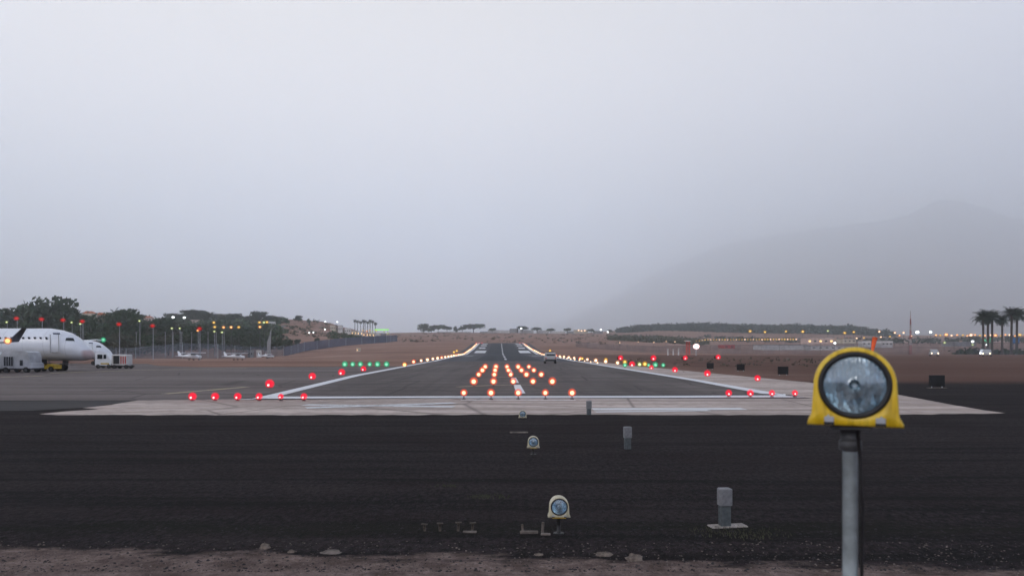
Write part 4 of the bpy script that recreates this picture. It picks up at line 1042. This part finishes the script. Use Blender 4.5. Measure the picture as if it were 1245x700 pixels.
scatter('verge_scrub', 120, 760, 1000, 70, 140, .15, .35, M['scrub'], 'small dry tufts on the brown right verge', seed=9)
scatter('town_scrub', 160, 396, 470, 370, 435, 1.0, 2.0, M['leaf'], 'garden greenery around the left town houses', seed=10)

# ------------------------------------------------------------------ distant buildings
hut(109, 340, 13, 11, 'house with an orange tiled roof between dark trees, the left one', 'cream', 'house', 'gable', name='house', yb=392)
hut(124, 345, 14, 13, 'taller house with an orange tiled roof between dark trees', 'pinkwall', 'house', 'gable', name='house', yb=396)
hut(181, 400, 9, 5, 'small orange-roofed house on the slope with lamps in front', 'pinkwall', 'house', 'gable', name='house', yb=391)
hut(240, 470, 12, 4, 'pink house below the left skyline trees', 'pinkwall', 'house', None, name='house', yb=393)
hut(330, 470, 9, 7, 'white house below the crest at the brown hill', 'offwhite', 'house', None, name='house', yb=398)
hut(340, 465, 14, 9, 'pale grey house on the flank of the brown hill', 'greyroof', 'house', None, name='house', yb=405)
hut(376, 420, 10, 4.5, 'low white house at the middle of the brown hill', 'offwhite', 'house', None, name='house', yb=408)
hut(398, 420, 9, 6, 'small red-roofed house at the foot of the brown hill', 'pinkwall', 'house', 'redroof', name='house', yb=408)
towns = [(405, 6, 7, 'cream'), (414, 5, 9, 'offwhite'), (423, 7, 8, 'offwhite'), (431, 6, 6.5, 'cream'), (438, 6, 7.5, 'offwhite'), (445, 6, 6.5, 'pinkwall'), (452, 6, 7.5, 'cream'), (459, 5, 6, 'offwhite'), (466, 6, 7, 'greyroof'), (473, 5, 5, 'cream')]
for i, (px, w, h, m_) in enumerate(towns):
    hut(px, 452, w, h, 'small %s house in the left town, %s from the left' % ({'cream': 'cream', 'offwhite': 'white', 'pinkwall': 'pink', 'greyroof': 'grey'}[m_], ordl(i)), m_, 'house', 'greyroof' if i % 2 else None, name='house', lit=i in (3, 4, 5, 6), windows=3, yb=(402, 404, 406, 408, 409, 410, 411, 411, 411, 411)[i] + .8)
x, d = (464 - CX) * 470 / F, 470; t = empty('lit_canopy', (x, d, CH - (403.5 - HY) * d / F), 0, label='long canopy lit bright green at the right end of the left town', cat='canopy')
b = MB(); b.box(0, 0, 1.5, 9, 3, .7); b.build('canopy_roof', M['litgreen'], t)
for s in (-1, 1): b = MB(); b.box(s * 4, 0, .2, .3, .3, 2.2); b.build('post', M['pole'], t)
for i, (px, w, h, m_, dd) in enumerate(((560, 24, 2.2, 'offwhite', 800), (607, 28, 4.2, 'offwhite', 790), (625, 9, 6, 'greyroof', 785), (640, 16, 4.2, 'offwhite', 790), (660, 15, 3.6, 'offwhite', 790), (678, 18, 2.8, 'offwhite', 800), (706, 16, 4.6, 'cream', 790), (727, 10, 3.2, 'greyroof', 800), (540, 18, 2, 'greyroof', 800), (590, 12, 2.4, 'greyroof', 800), (694, 9, 2.6, 'greyroof', 800))):
    hut(px, dd, w, h, ('long white', 'long low white', 'grey boxy', 'white', 'low white', 'thin white', 'warm cream', 'small grey', 'thin grey', 'low grey', 'tiny grey')[i] + ' building on the skyline beyond the runway, ' + ('left of the wide tree', 'just left of the centre', 'at the centre', 'right of the boxy one', 'under a small tree', 'right of the small tree', 'with lamps over it', 'by the wooded ridge', 'under the left trees', 'beside the wide tree', 'left of the cream one')[i], m_, 'building', None, dep=8, name='farm_building', windows=0, yb=405.5)
# right: terminal like blocks
def block(px0, px1, y0, y1, d, mat, label, name='building', lit=0, nw=6):
    return hut((px0 + px1) / 2, d, px1 - px0, y1 - y0, label, mat, 'building', 'greyroof', dep=9, name=name, windows=nw, lit=lit, yb=y1)
block(977, 1010, 410.5, 420.5, 420, 'pinkwall', 'two storey pink building under the street lamps left of the yellow lamp', nw=5, lit=1)
block(918, 979, 419.4, 425.5, 400, 'offwhite', 'long low white wall-like building left of the pink building', nw=0)
block(980, 1035, 420.5, 425.5, 396, 'offwhite', 'low white row in front of the pink building', nw=7)
block(876, 890, 419, 425, 430, 'redpaint', 'small red roofed hut beside the bright floodlight', nw=2)
block(1046, 1056, 414.5, 422, 400, 'offwhite', 'small white block left of the orange windsock', nw=2)
block(1066, 1080, 414.5, 422.5, 400, 'offwhite', 'white block right of the orange windsock', nw=3)
block(1020, 1036, 412, 418, 430, 'cream', 'cream block behind the top of the yellow lamp', nw=3)
block(1150, 1182, 416, 421, 430, 'greyroof', 'long grey shed beyond the right fence', nw=0)
x, d = (1235 - CX) * 300 / F, 300; t = empty('billboard', (x, d, zt(x, d)), 0, label='blue board on posts under the right edge palms', cat='billboard')
zz = CH - (414 - HY) * d / F - zt(x, d); b = MB(); b.box(0, 0, zz, 3.0, .2, 2.6); b.build('board', simple('blue_board', (.03, .12, .28), .5), t); b = MB(); b.tube([(-1, .1, 0), (-1, .1, zz)], .1, 6); b.tube([(1, .1, 0), (1, .1, zz)], .1, 6); b.build('post', M['poledark'], t)

# windsock, masts, floodlight
x, d = (1061 - CX) * 120 / F, 120; z0 = zt(x, d)
t = empty('windsock', (x, d, z0), 0, label='bright orange windsock hanging limp behind the yellow lamp', cat='windsock')
zt1 = CH - (410 - HY) * d / F; b = MB(); b.tube([(0, 0, 0), (0, 0, zt1 - z0 + .1)], .05, 8); b.build('pole', M['polewhite'], t)
b = MB(); b.tube([(.35, -.1, zt1 - z0), (.2, -.1, zt1 - z0 - .7), (.0, -.1, zt1 - z0 - 1.7), (-.15, -.1, zt1 - z0 - 2.6)], [.42, .36, .28, .14], 12); b.build('sock', M['orange'], t)
def stripemat():
    m, nt, out = new_mat('red_white_mast'); p = N(nt, 'ShaderNodeBsdfPrincipled'); nt.links.new(p.outputs[0], out.inputs[0])
    tc = N(nt, 'ShaderNodeTexCoord'); s = N(nt, 'ShaderNodeSeparateXYZ'); nt.links.new(tc.outputs['Object'], s.inputs[0])
    f = mth(nt, 'GREATER_THAN', mth(nt, 'FRACT', mth(nt, 'MULTIPLY', s.outputs[2], .22)), .62)
    nt.links.new(mixc(nt, f, (.30, .06, .05), (.42, .36, .34)), p.inputs['Base Color']); return m
M['stripe'] = stripemat()
x, d = (1107 - CX) * 215 / F, 215; z0 = zt(x, d); H = CH - (378 - HY) * d / F - z0
t = empty('radio_mast', (x, d, z0), 0, label='tall thin red and white lattice mast right of the yellow lamp', cat='mast')
b = MB(); s = .42
for a in range(3): b.tube([(s * cos(a * 2.1), s * sin(a * 2.1), 0), (.12 * cos(a * 2.1), .12 * sin(a * 2.1), H * .82)], .06, 5)
for k in range(18):
    f0, f1 = k / 18 * .82, (k + 1) / 18 * .82; 
    for a in range(3):
        r0 = s + (.12 - s) * f0 / .82; r1 = s + (.12 - s) * f1 / .82; b.tube([(r0 * cos(a * 2.1), r0 * sin(a * 2.1), H * f0), (r1 * cos(a * 2.1 + 2.1), r1 * sin(a * 2.1 + 2.1), H * f1)], .04, 4)
b.build('lattice', M['stripe'], t); b = MB(); b.tube([(0, 0, H * .8), (0, 0, H)], .07, 6); b.build('antenna', M['stripe'], t)
x, d = (836.5 - CX) * 190 / F, 190; z0 = zt(x, d); H = CH - (414.5 - HY) * d / F - z0
t = empty('localizer_mast', (x, d, z0), 0, label='short thick red and white mast left of the bright floodlight', cat='mast')
b = MB()
for sx in (-.4, .4):
    for sy in (-.4, .4): b.tube([(sx, sy, 0), (sx, sy, H)], .07, 6)
for k in range(6): b.tube([(-.4, -.4, H * k / 6), (.4, -.4, H * (k + 1) / 6)], .05, 5); b.tube([(.4, -.4, H * k / 6), (-.4, -.4, H * (k + 1) / 6)], .05, 5)
b.build('lattice', M['redpaint'], t); b = MB(); b.box(0, 0, H, 1.1, 1.1, .2); b.build('platform', M['offwhite'], t)
for k in range(3):
    px = 812 + k * 6.5; x, d = (px - CX) * 200 / F, 200; b = MB(); b.tube([(0, 0, 0), (0, 0, 1.9)], .18, 8); tag(b.build('marker_post', M['offwhite'], None, (x, d, zt(x, d))), ('left', 'middle', 'right')[k] + ' of three pale marker posts left of the red mast', 'post', 'pale marker posts left of the red mast')

# ------------------------------------------------------------------ lamp posts
unit_pole = {k: MB().tube([(0, 0, 0), (0, 0, 1)], [1, .6], 8).mesh('pole', M[k]) for k in ('pole', 'polewhite', 'poledark')}
arm_me = MB().tube([(0, 0, 0), (.5, 0, .25), (1, 0, .3)], .06, 6).mesh('arm', M['poledark'])
def lamp_post(name, key, px, py, d, rpx, label, group, pole='poledark', arm=True, cat='street lamp', pr=.09, gr=None):
    x = (px - CX) * d / F; z0 = zt(x, d); z = CH - (py - HY) * d / F; H = max(1.0, z - z0); r = rpx * d / F
    t = empty(name, (x, d, z0), 0, label=label, cat=cat, group=group)
    off = -1.0 if arm else 0
    inst('pole', unit_pole[pole], t, (off * .0, .3, -.3), (pr, pr, H + .3 + (.0 if arm else -r * .5)))
    g = inst('halo_globe', LM[key][0], t, (0, 0, H), (r, r, r * .8)); inst('bulb', LM[key][1], g)
    if arm: b = inst('hood', hood_me, t, (0, .1, H + r * .75), (r * .8, r * .8, .2))
hood_me = MB().tube([(0, 0, 0), (0, 0, 1)], [1, .5], 10).mesh('hood', M['poledark'])
# obstruction lights on tall poles at left
for i, (px, py, key) in enumerate(((20, 387, 'reddim'), (50.5, 388, 'reddim'), (76.5, 389, 'reddim'), (100, 390.5, 'reddim'), (144.5, 394, 'reddim'), (185.5, 396, 'reddim'), (242.5, 399.5, 'reddim'))):
    lamp_post('obstruction_light', key, px, py, 172, 3.3, 'tall pole with a red warning light behind the aircraft, %s from the left' % ordl(i), 'red warning lights on tall poles at the left', 'polewhite', False, 'warning light', .10)
wl = [(8, 391.5, 'lime'), (87, 391.8, 'lime'), (97.5, 393.6, 'lime'), (169.5, 390, 'lime'), (209, 399, 'lime'), (218.5, 399, 'lime'), (240.5, 401.8, 'orange'), (260.6, 402.8, 'lime'), (269.8, 403.8, 'lime')]
for i, (px, py, key) in enumerate(wl):
    lamp_post('street_lamp', key, px, py, 224, 1.8, 'street lamp with a pale greenish light in the left trees, %s from the left' % ordl(i), 'pale green-white street lamps at the left', 'polewhite', False, pr=.10)
for i, px in enumerate((165.7, 201, 210.5, 221, 233, 253, 263, 272.5)):
    d = 226; x = (px - CX) * d / F; z0 = zt(x, d); H = CH - (404 - HY) * d / F - z0
    b = MB(); b.tube([(0, 0, -.2), (0, 0, H)], [.11, .08], 8); b.box(0, 0, H, .5, .2, .12); tag(b.build('lamp_pole', M['polewhite'], None, (x, d, z0)), 'unlit pale pole rising behind the left fence, %s from the left' % ordl(i), 'pole', 'unlit pale poles behind the left fence')
yl = [(260, 392, 'yellow'), (261, 397.4, 'yellow'), (271.8, 397.8, 'orange'), (281, 397.7, 'orange'), (290.2, 397.7, 'yellow'), (315.4, 391.8, 'yellow'), (321, 391.8, 'lime'), (324.6, 391.5, 'yellow'), (316, 397.3, 'orange')]
for i, (px, py, key) in enumerate(yl):
    lamp_post('street_lamp', key, px, py, 262, 2.2, 'yellow street lamp above the trees near the brown hill, %s from the left' % ordl(i), 'yellow street lamps near the brown hill', 'poledark')
for i, (px, py) in enumerate(((210.5, 385.6), (224, 386), (410, 391.3), (395.5, 391), (376, 404.5), (381, 404), (395, 408.5))):
    lamp_post('street_lamp', 'cold', px, py, 440 if px < 300 or px > 385 else 400, 1.9 if px < 300 else 1.1, 'small cold white lamp on the left slope, %s from the left' % ordl(sorted((210.5, 224, 410, 395.5, 376, 381, 395)).index(px)), 'cold white lamps on the left slopes', 'poledark', False)
for i, (px, py, key) in enumerate(((433, 402.5, 'yellow'), (437, 403, 'orange'), (441, 401.8, 'yellow'), (446, 402.6, 'orange'), (449.5, 401.5, 'yellow'), (453, 402.8, 'lime'), (457.5, 402, 'yellow'), (461, 406, 'lime'), (467, 403, 'lime'), (471.5, 405, 'lime'))):
    lamp_post('street_lamp', key, px, py, 455, 1.2, 'small glowing lamp in the left town, %s from the left' % ordl(i), 'small lamps in the left town', 'poledark', False)
for i, (px, py) in enumerate(((703.5, 401.4), (707, 402), (711, 401.8), (633.8, 399.2), (730.5, 400.8), (739, 403.5))):
    lamp_post('street_lamp', 'white' if i < 3 else 'cold', px, py, 770, 1.5, 'tiny bright lamp on the skyline ' + ('left one over the cream building', 'middle one over the cream building', 'right one over the cream building', 'in a small tree near the centre', 'just left of the wooded ridge', 'at the foot of the wooded ridge')[i], 'tiny lamps on the skyline', 'poledark', False)
rowA = [(912, 402.5, 'yellow', 2.4), (930, 403.5, 'yellow', 2.0), (955.6, 402.8, 'yellow', 1.8), (976, 403, 'yellow', 2.4), (1006.6, 402.2, 'lime', 1.7), (1027, 404.5, 'yellow', 2.2), (1038, 403.5, 'yellow', 1.9), (1069, 403, 'white', 1.8), (1088, 404.3, 'white', 1.8), (1098.6, 404.3, 'white', 1.7), (1115.3, 403.7, 'cold', 2.7), (1131.4, 403.5, 'cold', 2.0)]
for i, (px, py, k, r) in enumerate(rowA):
    lamp_post('street_lamp', k, px, py, 500, r, 'tall street lamp in the upper row before the wooded ridge, %s from the left' % ordl(i), 'tall street lamps in the upper right row', pr=.13)
nB = 40
for i in range(nB):
    px = 833 + (968 - 833) * i / (nB - 1); py = 413.0 + (2.0 if px < 845 else 2.0 * (860 - px) / 15 if px < 860 else 0) - .6 * (i / nB)
    lamp_post('street_lamp', 'yellow' if i % 3 else 'white', px, py, 560, 1.0 + (.3 if i % 7 == 0 else 0) + (.3 if px > 925 else 0), 'small lamp in the dense bead-like lower row at right, %s from the left' % ordl(i), 'bead-like lower row of lamps at right', arm=False)
rowC = [(987, 413), (1002, 412.6), (1016, 412.2), (1024, 411.8), (1032, 412), (1041.5, 411.2), (1050.5, 410.4), (1063, 410), (1071, 409.6), (1082, 409), (1093.6, 407.8), (1108, 408.2)]
for i, (px, py) in enumerate(rowC):
    lamp_post('street_lamp', ('yellow', 'orange', 'white')[i % 3], px, py, 545, 1.5, 'small lamp just over the yellow lamp head, %s from the left' % ordl(i), 'small lamps beyond the yellow lamp head', arm=False)
px = 1138; i = 0
while px < 1262:
    lamp_post('street_lamp', ('orange', 'yellow', 'orange', 'white')[i % 4], px, 407.4 + R.uniform(-.7, .8), 590, 1.5 + 1.0 * (i % 5 == 2) + .3 * R.random(), 'orange street lamp in the glowing row under the right palms, %s from the left' % ordl(i), 'orange street lamps under the right palms', arm=False); i += 1; px += R.uniform(4.6, 7.6)
for i, (px, py, k, r) in enumerate(((1148.5, 416.5, 'lime', 2.0), (1182.5, 415, 'cold', 2.0), (1182.5, 419, 'lime', 1.8), (1197, 413.5, 'green', 2.0), (1201.5, 415.5, 'green', 2.4), (1200, 419, 'cold', 1.9), (1015, 417, 'cold', 1.9), (1205, 412, 'green', 1.8))):
    lamp_post('yard_lamp', k, px, py, 330, r, ['lime lamp over the grey shed beyond the right fence', 'upper cold white lamp beyond the right fence', 'pale lime lamp under the cold white one at right', 'left green lamp under the palms', 'middle green lamp under the palms', 'cold white lamp under the green ones', 'cold white lamp at the corner of the pink building', 'right upper green lamp under the palms'][i], 'yard lamps beyond the right fence', arm=False, cat='yard lamp')
x, d = (846.6 - CX) * 186 / F, 186; z0 = zt(x, d); z = CH - (421 - HY) * d / F - z0
t = empty('floodlight', (x, d, z0), 0, label='large dazzling pinkish white floodlight right of the red mast', cat='floodlight')
b = MB(); b.tube([(0, .3, 0), (0, .3, z)], .08, 8); b.build('pole', M['polewhite'], t)
light_meshes('flood', (1, .55, .5), 1.5, .6, (1, .85, .82), 9, .72)
g = inst('halo_globe', LM['flood'][0], t, (0, 0, z), (.95, .6, .8)); inst('bulb', LM['flood'][1], g)
for i, (px, py) in enumerate(((753.5, 416.5), (776, 415.5), (795, 416), (820.5, 415.3), (810, 415))):
    lamp_post('yard_lamp', 'white', px, py, 380, 1.0, 'tiny lamp in the scrub below the wooded ridge, %s' % ('leftmost', 'second from left', 'middle one', 'rightmost', 'second from right')[i], 'tiny lamps in the scrub below the ridge', arm=False, cat='yard lamp')

# ------------------------------------------------------------------ mountain
sil = [(560, 424), (600, 418), (690, 388), (745, 362), (800, 332), (873, 299), (930, 288), (959, 283.5), (1000, 278), (1041, 272.5), (1075, 267), (1105, 261), (1118, 254), (1131, 247.5), (1140, 244.5), (1152, 243), (1165, 244), (1178, 246.5), (1190, 251), (1203, 254.5), (1216, 260), (1228, 264.5), (1245, 267), (1290, 262), (1360, 275), (1450, 268), (1600, 300), (1750, 330), (1900, 380)]
def mtop(px):
    for (a, ya), (b_, yb) in zip(sil[:-1], sil[1:]):
        if a <= px <= b_: return ya + (yb - ya) * (px - a) / (b_ - a)
    return 400
DM = 8500.0
def dm(px): q = min(1, max(0, (1110 - px) / 480)); return 7900 + 4100 * q ** .8
b = MB(); cs = list(range(540, 1905, 5)); rws = [0, .08, .18, .3, .45, .6, .75, .88, .96, 1.0]
for j, s in enumerate(rws):
    for px in cs:
        D0 = dm(px); zt_ = CH - (mtop(max(560, min(1900, px))) - HY) * D0 / F
        dd = D0 - (1 - s) * 1900; x = (px - CX) * D0 / F
        nz = mnoise.fractal(Vector((x * .0015, dd * .0015, 1)), 1.0, 2.0, 5)
        spur = 200 * nz * s * (1 - s) * 4
        xx = x + 80 * mnoise.noise(Vector((x * .001, s * 3, 5))) * (1 - s)
        z = 10 + (zt_ - 10) * s ** 1.15 + spur * .8 + 14 * mnoise.fractal(Vector((x * .006, s, 4)), 1, 2, 4)
        b.v.append((xx, dd, z))
for px in cs: b.v.append(((px - CX) * dm(px) / F, dm(px) + 500, 12))
nn = len(cs)
for j in range(len(rws)):
    for i in range(nn - 1): b.f.append((j * nn + i, j * nn + i + 1, (j + 1) * nn + i + 1, (j + 1) * nn + i)); b.sm.append(True)
tag(b.build('mountain', simple('mountain_rock', (.17, .16, .18), .95, 0, .3, .01)), kind='structure')

# ------------------------------------------------------------------ haze
hz = MB(); hz.box(1000, 6000, 1032, 31000, 13600, 2080)
m, nt, out = new_mat('haze_air')
v = N(nt, 'ShaderNodeVolumePrincipled'); v.inputs['Color'].default_value = (.94, .975, 1.0, 1); v.inputs['Density'].default_value = .00040
v.inputs['Anisotropy'].default_value = 0.78
nt.links.new(v.outputs[0], out.inputs['Volume'])
tag(hz.build('haze', m), 'thin blue dusk haze hanging over the whole airfield', kind='stuff')

# ------------------------------------------------------------------ world, sun, camera
w = bpy.data.worlds.new('World'); scene.world = w; w.use_nodes = True; nt = w.node_tree
for n in list(nt.nodes): nt.nodes.remove(n)
out = nt.nodes.new('ShaderNodeOutputWorld'); bg = nt.nodes.new('ShaderNodeBackground'); nt.links.new(bg.outputs[0], out.inputs[0])
tc = N(nt, 'ShaderNodeTexCoord'); nrm = N(nt, 'ShaderNodeSeparateXYZ'); nt.links.new(tc.outputs['Generated'], nrm.inputs[0])
Xw, Yw, Zw = nrm.outputs
base = ramp(nt, Zw, [(0.0, (3.3, 3.6, 4.6)), (.09, (2.7, 2.8, 3.35)), (.24, (1.78, 1.60, 1.56)), (.44, (1.26, 1.15, 1.04)), (.62, (.55, .57, .64)), (1.0, (.24, .28, .38))])
bk = mth(nt, 'MULTIPLY', mth(nt, 'SUBTRACT', .25, Yw), 1.2, clamp=True)
base = mixc(nt, mth(nt, 'MULTIPLY', bk, .8), base, (.50, .56, .68))
side = mth(nt, 'MULTIPLY', mth(nt, 'SUBTRACT', Xw, -.02), 1.5, clamp=True)
low = mth(nt, 'SUBTRACT', 1.0, mth(nt, 'MULTIPLY', Zw, 1.35), clamp=True)
c = mixc(nt, mth(nt, 'MULTIPLY', mth(nt, 'MULTIPLY', side, low), .68), base, (.40, .50, .84))
sky_n = nt.nodes.new('ShaderNodeTexSky'); sky_n.sky_type = 'NISHITA'; sky_n.sun_disc = False
sky_n.sun_elevation = radians(4); sky_n.sun_rotation = radians(-120); sky_n.air_density = 1.5; sky_n.dust_density = 4
sk = mixc(nt, 1.0, sky_n.outputs[0], (.012, .012, .012), 'MULTIPLY')
c = mixc(nt, 1.0, c, sk, 'ADD')
nt.links.new(c, bg.inputs[0]); bg.inputs[1].default_value = 1.0
sl = bpy.data.lights.new('sun', 'SUN'); sl.energy = .9; sl.angle = radians(20); sl.color = (1, .93, .88)
so = bpy.data.objects.new('sun', sl); link(so); so.rotation_euler = (radians(62), 0, radians(-35))
cam = bpy.data.cameras.new('camera'); co = bpy.data.objects.new('camera', cam); link(co)
co.location = (0, 0, CH); co.rotation_euler = (radians(90), 0, 0)
cam.sensor_width = 36; cam.lens = F / 1245 * 36; cam.shift_y = (HY - 350) / 1245; cam.clip_end = 26000; cam.clip_start = .05
cam.dof.use_dof = True; cam.dof.focus_distance = 12; cam.dof.aperture_fstop = 3.0
scene.camera = co
scene.view_settings.view_transform = 'Standard'; scene.view_settings.look = 'None'; scene.view_settings.exposure = 0; scene.view_settings.gamma = 1
scene.view_settings.use_curve_mapping = False
cy = scene.cycles
cy.use_denoising = True; cy.max_bounces = 10; cy.transparent_max_bounces = 40; cy.volume_bounces = 8; cy.diffuse_bounces = 3
cy.sample_clamp_indirect = 3; cy.caustics_reflective = False; cy.caustics_refractive = False
scene.render.engine = 'CYCLES'
